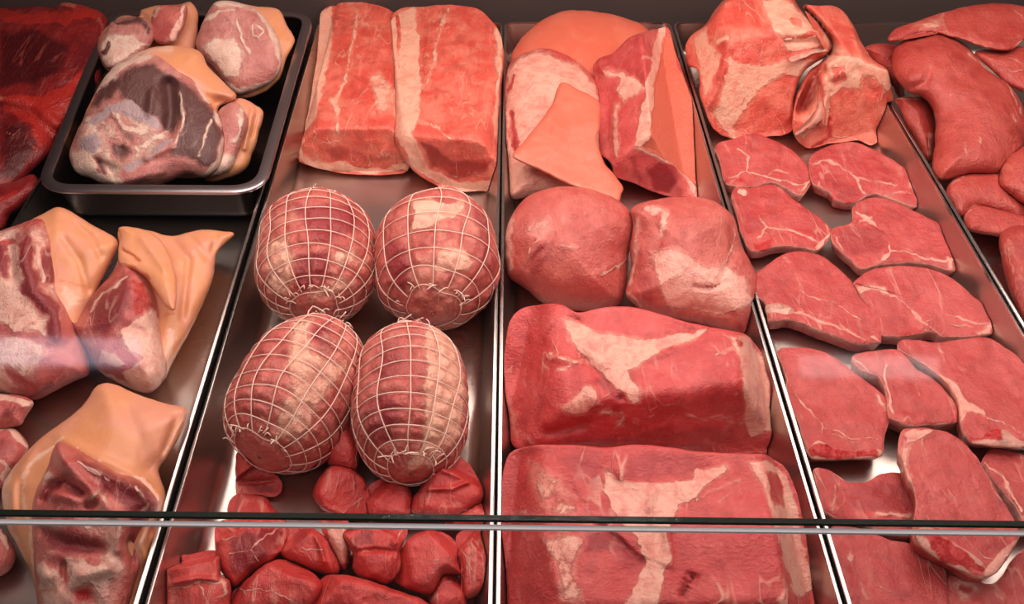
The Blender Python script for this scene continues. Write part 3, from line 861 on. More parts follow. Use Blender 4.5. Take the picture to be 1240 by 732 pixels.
# ------------------------------------------------------------------ second tray: loins at the back, diced pork in front
piece('pork_loin', 'boneless pork loin with ragged fat flecks, back of the netted-roast tray beside the pan', 'meat', 'two loins behind the netted roasts', M['loin'],
      out='b:145,40 200,14 290,8 390,40 425,100 430,300 440,440 440,500 455,600 400,618 330,622 200,612 110,590 58,562 58,500 92,420 122,250 135,120', zb=.012, zt=.062,
      T=.10, r=.075, p=2.6, Tb=.06, lump=.003, facets=[(TOPN, (430, 100, .066)), ((0, -1, .22), (430, 209, .012)), ((-1, 0, .35), (365, 175, .03))],
      bumps=[('b:240,250 190,360', 5, -.003), ('b:330,270 380,300', 6, -.002), ('b:200,80 250,150', 6, .003), ('b:340,380', 6, -.003)],
      strokes=[('f', 'p', 'b:140,40 185,25 180,160 150,330 110,440 60,500 70,450 120,250', 4, 1), ('d', 'p', 'b:190,50 270,30 255,180 230,260 180,240 180,120', 6, .35),
               ('f', 'l', 'b:270,40 250,180 225,290 190,350 200,480', 2.4, .75), ('f', 'p', 'b:300,270 350,240 395,300 390,390 340,400 320,330', 6, .62), ('f', 'l', 'b:180,350 210,400', 3, .8),
               ('s', 'p', 'b:75,500 190,500 300,540 440,545 450,590 330,580 150,585', 6, .40), ('d', 'p', 'b:110,520 200,505 340,550 420,545 400,580 200,580', 6, .55),
               ('f', 'l', 'b:60,520 75,560 140,592 330,610 450,600', 4.5, .9), ('f', 'l', 'b:400,60 405,200 405,430', 2, .5)])
piece('pork_loin', 'boneless pork loin with a broad white fat strip down its left side', 'meat', 'two loins behind the netted roasts', M['loin'],
      out='b:393,70 418,34 460,25 500,25 580,18 690,30 740,70 775,120 790,200 782,300 774,400 772,500 770,660 700,678 600,675 520,640 450,580 402,495 394,450 400,350 400,200', zb=.012, zt=.068,
      T=.10, r=.07, p=2.6, Tb=.06, lump=.003, facets=[(TOPN, (540, 100, .072)), ((-.18, -1, .20), (530, 226, .012)), ((-1, -.1, .5), (474, 155, .066))],
      bumps=[('b:500,90 500,280', 3, -.003), ('b:580,40 530,260 490,330', 4, .002), ('b:745,90 760,300 750,540', 4, -.004)],
      strokes=[('f', 'p', 'b:393,70 418,34 478,27 488,150 494,300 486,400 478,470 395,462 400,300', 3, 1), ('f', 'p', 'b:395,460 460,465 480,520 520,590 620,640 768,640 770,680 600,680 450,580', 4, .95),
               ('d', 'l', 'b:500,60 515,140 505,260', 5, .5), ('f', 'l', 'b:590,30 560,130 530,240 495,330', 2.6, .7), ('f', 'l', 'b:770,110 778,250 765,470', 5, .85), ('f', 'l', 'b:500,440 560,450 600,490', 4, .7),
               ('d', 'p', 'b:470,490 540,520 620,560 750,560 740,610 620,635 530,590', 5, .75), ('b', 'p', 'b:700,555 755,545 745,600 710,605', 4, .6), ('f', 'l', 'b:580,390 640,370', 1.2, .6)])

CG = 'diced pork at the front of the netted-roast tray'
def cube(lb, out, zb=TF + .006, zt=.024, T=.024, r=.012, strokes=(), zf=TF + .0008, p=2.4, facets=(), **k):
    O = pts(out); c = O.mean(0); R = np.random.default_rng(len(lb) * 7 + int(c[0])); fs = list(facets)
    h = .5 * (zb + zt) + .8 * T
    if not fs:
        fs.append(((R.uniform(-.25, .25), R.uniform(-.35, .1), 1), (c[0], c[1], h)))
        for a in R.uniform(0, 6.28) + np.array([0, 2.1, 4.2]) + R.uniform(-.5, .5, 3):
            q = c + .33 * np.ptp(O, axis=0) * (math.cos(a), -math.sin(a))
            fs.append(((math.cos(a), math.sin(a), R.uniform(.5, 1.)), (q[0], q[1], h - .004)))
    k.setdefault('ksm', .004)
    piece('pork_chunk', lb, 'meat', CG, M['cube'], out=out, zb=zb, zt=zt, T=T, r=r, p=p, Tb=.03, strokes=list(strokes), zf=zf, N=110, K=34, lump=.0016, lscale=70, wob=1.1, facets=fs, **k)
cube('upper left pork chunk, just under the lower left netted roast', 'h:225,260 270,262 310,300 355,330 368,370 345,396 280,388 225,392', bumps=[('h:225,350 300,350 360,335', 3, .004)], strokes=[('f', 'l', 'h:230,350 300,345 350,330', .8, .7), ('d', 'p', 'h:250,355 340,340 360,375 300,385', 4, .6)])
cube('flat bright pork chunk on the left, above the marbled dark one', 'h:195,450 215,392 280,388 320,400 340,430 372,452 362,482 200,486', zt=.018, T=.018, strokes=[('f', 'l', 'h:230,420 290,410', .8, .5)])
cube('small pale pork strip wedged between the two lower netted roasts', 'h:505,210 530,150 570,145 605,220 608,300 580,326 530,310 505,270', zt=.05, T=.02, strokes=[('f', 'l', 'h:590,200 600,290', 2, .7)])
cube('faceted pork chunk in the middle, below the gap between the roasts', 'h:465,380 510,302 570,300 625,340 642,400 632,452 560,456 490,432', strokes=[('f', 'l', 'h:480,420 560,450 620,400', .9, .7), ('f', 'l', 'h:600,340 610,430', 1, .7)], facets=[((.55, -.5, 1), (412, 588, .036))])
cube('smooth pork chunk directly under the fat-striped netted roast', 'h:638,370 700,335 760,360 780,410 770,456 700,466 640,452', strokes=[('f', 'l', 'h:650,400 720,430', .8, .5)])
cube('large red pork chunk on the right, under the end of the fat-striped roast', 'h:780,400 800,368 860,280 930,272 980,330 1000,400 940,450 880,466 780,446', T=.03, zt=.034, bumps=[('h:800,370 900,370 990,330', 3, .004), ('h:870,310 930,330', 4, .003)], strokes=[('d', 'l', 'h:800,380 900,370', 4, .5), ('b', 'l', 'h:800,400 860,390', 3, .5)])
cube('pork chunk in the right corner by the steel divider', 'h:885,462 960,420 1027,398 1027,480 1000,500 900,490', strokes=[('f', 'l', 'h:960,430 1000,480', .8, .5)])
cube('dark marbled pork chunk with a net of white veins, left side', 'h:163,480 240,465 372,470 377,540 340,592 280,632 220,678 188,642 163,600', T=.03, zt=.034, strokes=[('d', 'p', 'h:200,520 370,480 370,540 280,630 200,640', 8, .85), ('f', 'l', 'h:200,570 270,560 310,520 360,490', 1., .9), ('f', 'l', 'h:270,560 300,600', 1., .8), ('f', 'l', 'h:180,530 300,490', .9, .7)])
cube('veined pork chunk left of the white fatty piece', 'h:358,560 376,505 440,486 502,520 532,570 552,620 520,642 460,626 380,592', T=.03, zt=.03, bumps=[('h:470,510 490,560 500,600', 3, .004)], strokes=[('f', 'l', 'h:390,520 440,560 500,560', .9, .9), ('f', 'l', 'h:440,560 470,610', .9, .8), ('d', 'p', 'h:380,500 440,490 470,540 400,560', 5, .5), ('b', 'l', 'h:480,600 530,620', 3, .7)])
cube('white fatty pork piece in the middle of the diced meat', 'h:490,450 540,452 575,470 582,590 555,622 522,560 492,500', T=.024, zt=.036, strokes=[('f', 'p', 'h:500,480 570,480 575,600 550,615 515,550', 3, .9), ('b', 'l', 'h:490,455 540,458', 3, .6)])
cube('rounded shiny pork chunk right of the white fatty piece', 'h:560,515 620,490 660,480 740,488 762,500 742,560 747,620 700,668 640,662 590,622 588,575', T=.034, zt=.036, bumps=[('h:590,570 660,560 740,570', 3, -.004), ('h:720,540', 4, .004)], strokes=[('f', 'l', 'h:580,560 650,570', .9, .6), ('d', 'p', 'h:570,520 660,490 660,550 590,560', 4, .6), ('f', 'l', 'h:740,500 720,545 700,550', 1.5, .8)])
cube('squarish pork chunk with fine white lines, lower right of the diced meat', 'h:718,650 745,560 790,510 860,503 912,540 922,600 932,640 880,645 840,702 780,692', T=.034, zt=.034, strokes=[('f', 'l', 'h:780,590 850,600 910,590', .8, .7), ('f', 'l', 'h:830,560 860,600 840,640', .8, .7)])
cube('tall pork chunk against the divider at the lower right', 'h:912,530 940,500 1023,498 1023,640 1000,692 940,712 924,620', T=.03, zt=.03, strokes=[('f', 'l', 'h:930,560 960,620', .9, .8), ('f', 'l', 'h:990,560 1000,640', .8, .6)])
cube('small red pork chunk at the bottom right, half under the squarish one', 'h:826,700 860,642 912,636 945,700 935,760 850,760', strokes=[('f', 'l', 'h:850,690 900,660', 1, .7), ('b', 'l', 'h:850,700 880,730', 3, .4)])
cube('pork chunk at the bottom left with yellowish fat seams, beside the divider', 'h:8,600 90,574 165,566 178,640 202,660 205,720 190,770 20,770 4,690', T=.034, zt=.034, bumps=[('h:10,670 100,650 180,655', 3, .004)], strokes=[('f', 'l', 'h:20,690 100,670 190,660', 1.2, .9), ('f', 'l', 'h:100,670 130,720 190,700', 1., .8), ('f', 'l', 'h:180,655 195,690', 2.5, .8)])
cube('broad pork chunk with white seams, centre of the bottom edge', 'h:205,710 260,650 335,598 392,598 472,640 492,690 440,760 240,760', T=.036, zt=.034, strokes=[('f', 'l', 'h:240,680 330,690 420,730', 1, .9), ('f', 'l', 'h:330,690 340,650', .9, .8), ('f', 'l', 'h:230,660 260,700', 2, .8)])
cube('long smooth pork chunk right of the broad seamed one, bottom edge', 'h:440,760 482,660 540,640 620,650 700,680 800,715 840,770 640,800', T=.036, zt=.032, strokes=[('f', 'l', 'h:500,670 620,690 740,730', .8, .6), ('d', 'p', 'h:640,690 760,710 740,750 650,740', 5, .4)])

# ------------------------------------------------------------------ third tray
piece('ham_joint', 'orange rind-covered joint lying across the very back of the middle tray', 'meat', None, M['rind'],
      out='618,75 624,58 637,40 661,22 685,13 713,13 743,18 780,32 800,60 790,110 720,130 650,125 625,105', zb=.012, zt=.075, T=(.06, .035), r=.06, lump=.0015,
      bumps=[('690,20 700,60', 10, .003)], strokes=[('d', 'l', '640,60 700,40 760,45', 6, .35), ('f', 'l', '628,90 660,70 700,75', 5, .5)])
piece('ham_joint', 'white fatty joint with a triangular flap of rind, back left of the middle tray', 'meat', None, None, parts=[
    ('meat', M['shoulder'], dict(out='610,150 614,88 627,69 651,60 674,62 698,74 718,92 728,112 730,150 732,190 745,222 744,240 700,238 655,236 615,239 613,205 610,171', zb=.012, zt=.07, T=(.07, .045), r=.06, p=2.2,
                                 bumps=[('c:60,240 110,190 200,190', 4, .003), ('c:50,400 60,520', 5, -.004)],
                                 strokes=[('f', 'p', 'c:35,440 40,250 90,200 150,180 300,230 370,320 380,500 440,640 440,720 40,720', 10, .92), ('d', 'l', 'c:60,400 65,480 75,540', 4, .55), ('d', 'l', 'c:80,230 150,190 210,185', 2, .4),
                                          ('d', 'l', 'c:70,270 50,330', 2.5, .5), ('d', 'l', 'c:60,620 120,640', 5, .35)]), 'white fat with pink streaks'),
    ('rind', M['rind'], dict(out='c:232,292 300,322 368,362 372,440 362,500 385,575 420,620 452,662 445,690 436,716 400,704 340,684 240,646 150,602 60,558 100,505 150,440 200,370', zb=.062, zt=.102, T=.012, Tb=.012, r=.008, p=3, zf=None,
                             strokes=[('d', 'l', 'c:195,440 195,465', 2, .7), ('d', 'l', 'c:180,570 220,530', 2.5, .55), ('f', 'l', 'c:60,558 150,602 240,646 340,684', 2, .5)]), 'orange pink rind')])
piece('ham_joint', 'wedge-shaped joint with a white fat ridge and smooth rind side, right of the middle tray', 'meat', None, M['wedge'],
      out='c:590,97 606,95 620,112 642,200 702,370 760,560 777,640 768,712 700,704 600,694 500,652 425,622 410,582 360,522 350,400 360,320 345,240 370,205 420,190 470,140 540,112', zb=.013, zt=.085,
      T=.13, r=.10, p=2.3, Tb=.06, facets=[((.80, -.12, .55), (784, 110, .098)), ((-.62, -.1, .75), (784, 110, .098)), ((-.10, -1, .30), (815, 242, .012))], ksm=.006,
      bumps=[('c:370,240 390,260', 7, .008), ('c:430,250 520,280 540,300', 5, -.004), ('c:400,330 400,480 410,560', 6, -.004), ('c:360,420 380,540', 5, .004)],
      strokes=[('s', 'p', 'c:612,95 642,200 702,370 760,560 777,640 768,712 740,700 690,640 620,580 510,520 545,500 565,300 590,180', 2, 1), ('f', 'p', 'c:582,97 606,95 608,130 585,230 562,340 552,490 530,520 490,512 505,440 530,330 560,200', 2.5, 1),
               ('f', 'p', 'c:440,250 510,280 540,310 500,340 450,370 430,330', 6, .8), ('f', 'l', 'c:430,370 420,460 430,560', 4, .75), ('f', 'l', 'c:520,210 560,215', 3, .7), ('b', 'l', 'c:360,220 385,270', 6, .5), ('f', 'l', 'c:390,250 450,262', 4, .8),
               ('d', 'p', 'c:530,600 580,575 640,590 660,630 620,690 560,680', 5, .85), ('f', 'l', 'c:505,522 560,550 640,590 690,650 720,700', 5, .75), ('d', 'p', 'c:420,190 540,120 560,160 470,230', 8, .35), ('d', 'l', 'c:480,560 510,640', 6, .6)])
piece('pork_round', 'ball-shaped pork round with one pale patch, left of the middle tray', 'meat', 'two round cuts in the middle tray', M['round'],
      out='i:45,330 45,250 80,160 150,90 260,55 370,60 470,90 540,130 577,180 582,260 562,350 555,450 530,545 440,582 320,580 200,548 130,490 60,440 45,380', zb=.016, zt=.095, T=(.06, .05), r=.085, lump=.002, lscale=22,
      bumps=[('i:250,260 180,340 130,400', 4, -.003), ('i:160,330 200,300', 8, .003), ('i:120,490 300,580', 5, .003), ('i:440,420 580,340', 4, .002), ('i:200,220', 14, -.003)],
      strokes=[('f', 'p', 'i:90,240 150,190 240,180 250,260 180,300 130,270', 9, .52), ('f', 'l', 'i:60,200 50,300 60,400', 5, .75), ('f', 'l', 'i:120,400 140,340 190,280', 1.2, .8), ('f', 'l', 'i:280,300 330,310', 4, .6), ('f', 'l', 'i:440,425 520,385 570,340', 2, .7),
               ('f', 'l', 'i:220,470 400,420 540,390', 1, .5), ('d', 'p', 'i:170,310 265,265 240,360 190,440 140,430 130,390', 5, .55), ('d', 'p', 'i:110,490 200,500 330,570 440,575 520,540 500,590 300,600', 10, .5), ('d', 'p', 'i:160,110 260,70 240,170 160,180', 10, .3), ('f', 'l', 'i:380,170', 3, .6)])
piece('pork_round', 'pork round with a broad pale sinewy centre, right of the ball-shaped one', 'meat', 'two round cuts in the middle tray', M['round'],
      out='i:575,150 640,118 740,101 880,105 960,140 1010,200 1032,290 1062,350 1112,450 1122,560 1092,640 1052,690 980,668 880,642 700,602 620,577 560,532 550,490 572,400 568,300 580,220', zb=.015, zt=.092, T=(.062, .045), r=.075, lump=.002, lscale=22,
      bumps=[('i:650,150 700,260 660,400', 5, -.003), ('i:700,590 850,570 1000,600', 5, -.002), ('i:840,480 900,490 980,460', 3, -.003), ('i:1000,220 1000,350 950,450', 4, -.003), ('i:820,200', 26, .004)],
      strokes=[('f', 'p', 'i:650,330 760,320 900,390 960,380 1060,450 1080,560 960,600 800,580 720,560 680,450', 9, .92), ('f', 'l', 'i:600,200 590,330 570,480', 6, .55), ('f', 'l', 'i:640,150 720,170 700,260', 5, .65), ('f', 'l', 'i:690,400 720,500 760,590', 3, .7),
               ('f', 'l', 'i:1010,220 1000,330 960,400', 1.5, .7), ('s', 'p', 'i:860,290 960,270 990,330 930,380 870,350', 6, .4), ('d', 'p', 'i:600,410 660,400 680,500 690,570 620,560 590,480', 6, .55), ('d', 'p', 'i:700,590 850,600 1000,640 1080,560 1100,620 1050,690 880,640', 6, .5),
               ('f', 'l', 'i:555,500 620,570', 4, .7), ('f', 'l', 'i:1060,600 1090,610', 3, .6), ('d', 'l', 'i:850,480 940,470', 1, .5)])
piece('pork_shoulder', 'big boneless pork shoulder with Y-shaped fat, second from the front of the middle tray', 'meat', 'large boneless shoulders in the middle tray', M['shoulder'],
      out='j:35,330 35,200 55,90 105,42 200,28 260,35 315,62 400,46 500,40 620,70 720,100 850,125 940,148 990,200 1022,290 1045,400 1075,560 1064,612 1000,604 850,592 600,577 480,562 300,566 150,572 75,560 48,480', zb=.014, zt=.085,
      T=.12, r=.07, p=2.4, Tb=.07, lump=.0036, lscale=26, facets=[((-.02, -.14, 1), (770, 450, .092)), ((.10, -1, .16), (850, 556, .013)), ((-1, -.15, .7), (622, 470, .045)), ((1, -.2, .6), (928, 470, .045))], ksm=.012,
      bumps=[('j:310,60 290,100', 5, -.006), ('j:330,230 420,330 470,380', 4, -.004), ('j:200,225 300,245', 4, .003), ('j:350,340 380,400', 6, .004), ('j:190,510 330,480', 6, -.006), ('j:330,180 420,260', 6, .003), ('j:800,150 560,240', 4, .002), ('j:930,170 930,470', 4, -.002), ('j:450,430 470,470', 5, -.004)],
      strokes=[('f', 'p', 'j:245,70 310,90 380,130 480,150 580,160 700,135 800,130 740,165 650,200 570,240 500,280 540,330 548,390 500,390 440,340 350,240 290,170', 5, .95), ('f', 'l', 'j:200,215 260,225 320,250', 3, .75), ('f', 'l', 'j:225,270 330,240', 3, .7),
               ('f', 'p', 'j:340,330 380,330 390,400 340,430 270,440 250,410', 4, .75), ('f', 'l', 'j:390,430 470,430 470,470', 5, .6), ('f', 'p', 'j:870,140 945,150 1000,220 1030,330 1050,500 960,530 935,470 935,330 905,210', 4, .85), ('f', 'l', 'j:720,440 800,470 850,440 930,480', 2.2, .7),
               ('f', 'l', 'j:860,130 890,180 820,230', 1.8, .7), ('d', 'p', 'j:340,80 400,50 520,45 700,100 780,125 620,150 430,140', 6, .25), ('d', 'p', 'j:180,510 330,460 480,510 720,450 840,500 1010,580 850,590 480,560 220,545', 6, .45),
               ('d', 'l', 'j:390,310 470,380', 6, .7), ('b', 'l', 'j:200,520 330,500', 4, .5), ('f', 'l', 'j:455,480 460,560', 2, .5), ('f', 'l', 'j:45,400 70,490 150,560', 6, .45), ('s', 'l', 'j:985,330 1000,470', 8, .55), ('b', 'l', 'j:905,160 915,180', 4, .5),
               ('f', 'l', 'j:840,420 870,370 910,370', 1.2, .6), ('d', 'p', 'j:240,290 330,250 350,320 250,400 220,360', 6, .3)])
piece('pork_shoulder', 'biggest boneless pork shoulder, nearest the front glass in the middle tray', 'meat', 'large boneless shoulders in the middle tray', M['shoulder'],
      out='606,675 607,603 611,565 624,545 663,542 699,542 735,545 771,542 808,545 844,550 898,553 927,554 946,562 957,577 968,610 976,650 983,704 988,750 985,792 900,804 800,806 690,804 625,798 606,770 604,720', zb=.014, zt=.075,
      T=.12, r=.075, p=2.4, Tb=.07, lump=.0036, lscale=26, facets=[((-.02, -.10, 1), (790, 650, .090)), ((.0, -1, .08), (800, 806, .013)), ((-1, -.1, .6), (616, 680, .045)), ((1, -.1, .55), (962, 650, .045))], ksm=.012,
      bumps=[('k:690,460 650,530', 3, -.008), ('k:400,110 440,160', 3, -.004), ('k:340,270 420,330 520,420', 4, -.004), ('k:550,180 540,240', 4, .004), ('k:600,300 600,420', 5, .004), ('k:950,130 990,240', 5, .003), ('k:190,330 240,500', 4, .003), ('k:250,60 330,200', 6, .002)],
      strokes=[('f', 'p', 'k:380,70 410,110 440,150 560,155 690,142 690,90 715,110 800,90 800,110 700,190 640,230 600,320 618,400 590,460 570,600 440,600 500,480 530,420 500,340 440,280 400,200 370,165', 5, .95), ('f', 'l', 'k:700,210 780,170 850,140', 2.5, .65), ('f', 'l', 'k:640,240 760,220 900,140', 1.5, .6),
               ('f', 'p', 'k:860,80 940,72 1000,130 1050,300 1085,520 1035,545 985,420 955,270 930,180', 4, .85), ('b', 'p', 'k:930,120 965,120 985,160 990,240 960,220', 3, .75), ('f', 'p', 'k:125,60 200,80 300,180 330,260 240,280 170,250 130,150', 10, .5), ('f', 'p', 'k:170,330 250,300 330,330 300,420 330,560 240,560 230,430', 8, .6),
               ('d', 'p', 'k:330,310 440,320 530,410 480,420 400,380 320,400', 6, .75), ('d', 'p', 'k:200,40 380,45 400,130 370,200 300,150', 8, .55), ('d', 'p', 'k:420,100 500,40 700,60 690,130 560,150 450,145', 5, .5), ('d', 'p', 'k:350,270 400,250 410,290 360,300', 5, .6), ('f', 'l', 'k:410,100 420,140 460,150', 2, .8),
               ('f', 'l', 'k:650,520 820,520 1000,510', 2, .4), ('d', 'l', 'k:690,460 650,540', 3, .8), ('d', 'p', 'k:620,330 680,310 700,400 640,480 610,440', 8, .4), ('s', 'l', 'k:80,100 110,250 200,420', 8, .4), ('f', 'l', 'k:740,355', 3, .6)])


# ------------------------------------------------------------------ fourth tray: bone-in rack halves and chops
RG = 'bone-in loin halves at the back of the chop tray'
piece('pork_rack', 'bone-in loin half with a thick white fat cap, back left of the chop tray', 'meat', RG, None, parts=[
    ('meat', M['loin'], dict(out='d:30,195 36,150 60,120 100,92 140,30 180,-5 250,-25 340,-30 400,-15 436,35 500,95 540,165 530,200 450,252 412,350 412,450 380,478 330,484 200,492 130,455 85,350 75,250 40,235', zb=.013, zt=.105,
                             T=.14, r=.085, p=2.3, Tb=.07, lump=.002, facets=[((-.05, -.1, 1), (920, 50, .122)), ((.12, -1, .50), (925, 166, .012)), ((-1, -.25, .55), (846, 120, .05))], ksm=.012,
                             bumps=[('d:180,160 150,300 120,370', 5, .003), ('d:380,120 540,120', 4, .004), ('d:400,150 520,150', 2.5, -.004), ('d:430,90 480,100', 2, -.003), ('d:440,240 410,340 400,420', 4, .004)],
                             strokes=[('f', 'p', 'd:55,130 100,95 110,150 160,180 230,225 370,225 400,190 340,110 300,0 400,0 450,60 540,120 540,190 440,260 330,280 240,350 200,430 220,490 190,490 120,400 80,300 80,230', 6, .95),
                                      ('d', 'l', 'd:170,160 160,260 120,370', 8, .5), ('b', 'p', 'd:290,170 390,200 350,225 240,225', 5, .45), ('b', 'p', 'd:180,100 260,110 300,180 230,220 190,170', 8, .3), ('f', 'l', 'd:150,150 175,140', 3, .8),
                                      ('b', 'l', 'd:380,150 460,120 500,125', 3, .55), ('b', 'l', 'd:400,70 430,90', 4, .5), ('b', 'l', 'd:400,215 520,175', 5, .55), ('f', 'l', 'd:200,440 240,360 300,300 380,262', 3, .9),
                                      ('b', 'l', 'd:320,470 400,440', 5, .55), ('d', 'l', 'd:30,170 40,240 80,300', 4, .6), ('d', 'p', 'd:380,280 440,260 400,400 360,420', 6, .4)]), None),
    ('rib_bone', M['bone'], dict(out='d:400,205 450,184 500,170 528,172 532,184 500,188 455,202 410,222', zb=.100, zt=.103, T=.005, Tb=.010, r=.008, zf=None, base=(.5, 0, 0, 0),
                                 strokes=[('b', 'l', 'd:410,214 470,192 528,178', 1.5, .4)]), 'pale pink rib bone'),
    ('rib_bone', M['bone'], dict(out='d:380,130 430,112 490,104 498,114 440,126 390,146', zb=.114, zt=.117, T=.005, Tb=.010, r=.008, zf=None, base=(.5, 0, 0, 0)), 'pale pink rib bone')])
piece('pork_rack', 'bone-in loin half showing a pink eye of meat and hollow bone, beside the fat-capped half', 'meat', RG, None, parts=[
    ('meat', M['loin'], dict(out='d:446,28 490,25 560,28 605,60 652,150 692,212 765,262 772,320 788,380 772,440 735,480 690,518 640,500 560,508 525,512 460,526 415,475 413,400 430,325 466,258 522,210 547,186 547,150 505,85', zb=.013, zt=.10,
                             T=.14, r=.08, p=2.3, Tb=.06, lump=.002, facets=[((.25, -.1, 1), (1030, 60, .108)), ((.20, -1, .45), (1030, 174, .012)), ((1, -.2, .5), (1086, 130, .035))], ksm=.010,
                             bumps=[('d:492,255 470,310 440,380', 10, -.034), ('d:505,260 530,340 515,440', 4, .008), ('d:555,270 590,260', 6, .004), ('d:545,330 540,430', 3, -.003), ('d:640,250 690,330', 5, -.003)],
                             strokes=[('f', 'p', 'd:530,190 620,200 690,220 765,262 770,310 740,335 680,270 640,310 590,310 545,340 540,400 520,380 520,250', 6, .82), ('f', 'p', 'd:440,30 500,60 560,150 620,200 540,190 500,90', 6, .8), ('d', 'p', 'd:470,60 550,40 600,80 660,190 620,200 560,150', 7, .3),
                                      ('d', 'p', 'd:545,250 590,240 600,290 560,300', 4, .5), ('s', 'p', 'd:490,240 525,300 525,370 500,420 440,480 420,420', 5, .45), ('d', 'p', 'd:495,235 505,300 490,350 430,405 415,385 440,300', 5, .95),  # last polygon paints the shade of the hollow into the dark channel
                                      ('b', 'l', 'd:535,420 540,480 480,515', 6, .75), ('f', 'l', 'd:525,340 525,440', 2.5, .8), ('f', 'l', 'd:550,480 700,512 770,440', 2, .6), ('f', 'l', 'd:440,480 500,440', 2.5, .6)]), None),
    ('bone', M['bone'], dict(out='d:505,250 522,290 528,350 522,410 500,440 430,480 420,470 470,430 500,370 508,310', zb=.035, zt=.085, T=.007, Tb=.010, r=.008, zf=None, strokes=[('b', 'l', 'd:520,420 440,475', 3, .6), ('d', 'l', 'd:505,280 505,350', 3, .6)]), 'greyish pink bone')])

PG = 'bone-in pork chops laid in overlapping rows'
def chop(lb, out, z=.022, tilt=0., th=.012, strokes=(), bumps=(), bone=None, lump=.0016, edge=('f', .0009, .62), **k):
    zz = z if th else z
    kw = dict(out=out, zb=z, zt=z + tilt, T=.0026, Tb=th, r=.0055, p=2.4, rb=.004, pb=3.5, up=.9, zf=TF + .0008, thick=th, strokes=[(*q[:3], q[3] * (.72 if q[1] == 'l' and q[3] < 3.2 else 1), *q[4:]) for q in strokes], bumps=list(bumps), lump=lump, lscale=55, N=140, K=40, edge=edge, **k)
    if bone is None:
        piece('pork_chop', lb, 'meat', PG, M['chop'], **kw)
    else:
        bo, bz, bl = bone
        piece('pork_chop', lb, 'meat', PG, None, parts=[('meat', M['chop'], kw, None),
              ('bone', M['bone'], dict(out=bo, zb=z, zt=z + tilt, T=.0030, Tb=.012, r=.008, up=.7, zf=TF + .0008, N=60, K=14, base=(.45, 0, 0, 0), strokes=bz), bl)])
chop('pork chop at the back left, just below the fat-capped rack half', 'l:45,75 110,50 175,35 240,60 310,100 350,150 368,190 348,218 320,248 240,208 150,222 80,208 60,140', z=.020, tilt=.014,
     strokes=[('b', 'l', 'l:70,190 120,185 165,205', 4.5, .7), ('d', 'l', 'l:150,205 165,195', 2.5, .9), ('f', 'l', 'l:85,200 120,180', 2, .7), ('f', 'l', 'l:120,80 145,110 150,160', 2, .9), ('f', 'l', 'l:150,160 90,185', 2, .8), ('f', 'l', 'l:150,160 210,175 300,190 360,190', 2.2, .8), ('f', 'l', 'l:210,175 230,150 290,160', 1.3, .7), ('f', 'l', 'l:330,210 365,180', 5, .8), ('d', 'p', 'l:180,180 280,190 310,230 240,205', 4, .5), ('d', 'p', 'l:60,90 130,90 145,150 80,160', 4, .35)])
chop('pork chop at the back right, below the hollow-boned rack half', 'l:358,110 400,80 480,62 540,78 620,118 690,168 718,200 728,245 702,288 640,268 560,243 500,272 440,264 420,238 368,212 352,160', z=.020, tilt=.016,
     strokes=[('d', 'p', 'l:430,235 470,205 510,220 520,245 470,262', 4, .7), ('b', 'l', 'l:425,245 470,268 510,258', 4, .7), ('f', 'l', 'l:360,125 420,115 470,150 510,190 540,240', 2.4, .9), ('f', 'l', 'l:510,190 570,185 640,200', 2.2, .75), ('f', 'l', 'l:570,215 580,190 620,190 630,215', 1.4, .8), ('f', 'l', 'l:560,243 640,225 720,235', 2.4, .7), ('f', 'l', 'l:690,200 715,260', 4, .8), ('d', 'p', 'l:370,140 430,130 490,190 500,230 420,230 370,200', 6, .45), ('f', 'l', 'l:400,220 380,195', 2, .7), ('b', 'l', 'l:430,250 500,262', 3, .6)])
chop('second pork chop down the left row, with a knobbly bone corner', 'l:95,240 110,210 150,213 240,203 300,250 370,300 418,340 428,370 382,427 340,422 250,417 170,432 130,370 112,300', z=.026, tilt=.006,
     bone=('l:98,232 125,212 155,225 160,270 135,285 108,262', [('f', 'p', 'l:110,215 150,225 150,265 120,250', 3, .9), ('b', 'l', 'l:105,240 120,270', 3, .6)], 'white knobbly bone corner'),
     strokes=[('f', 'l', 'l:190,290 210,340 190,380', 2.2, .85), ('f', 'l', 'l:210,340 280,350 400,400', 2, .75), ('f', 'l', 'l:260,335 330,370', 1, .7), ('f', 'l', 'l:380,415 420,365', 4, .85), ('d', 'p', 'l:125,300 190,290 205,340 180,370 140,360', 4, .55), ('b', 'p', 'l:160,390 230,385 240,415 165,425', 4, .8), ('f', 'l', 'l:200,350 260,400', 1.3, .7)])
chop('pork chop with a round dark fillet on its left, second down the right row', 'l:495,272 560,245 640,262 720,300 790,340 822,390 832,450 822,497 740,477 660,472 570,480 525,492 480,452 430,402 428,348 490,325', z=.024, tilt=.012,
     strokes=[('f', 'l', 'l:500,290 550,315 600,370 620,420 590,460 530,485', 3, .95), ('f', 'l', 'l:620,420 680,430 760,450 825,445', 2.6, .8), ('f', 'l', 'l:640,410 720,430', 1.4, .7), ('d', 'p', 'l:440,345 500,330 580,340 610,390 590,430 490,440 440,400', 4, .62), ('d', 'l', 'l:550,330 600,360 610,400', 2, .7), ('f', 'l', 'l:810,440 822,495', 4, .85),
              ('f', 'l', 'l:520,320 560,310', 3, .7), ('b', 'l', 'l:530,470 600,460 640,470', 3, .5), ('f', 'l', 'l:430,370 470,440 525,490', 2, .7)])
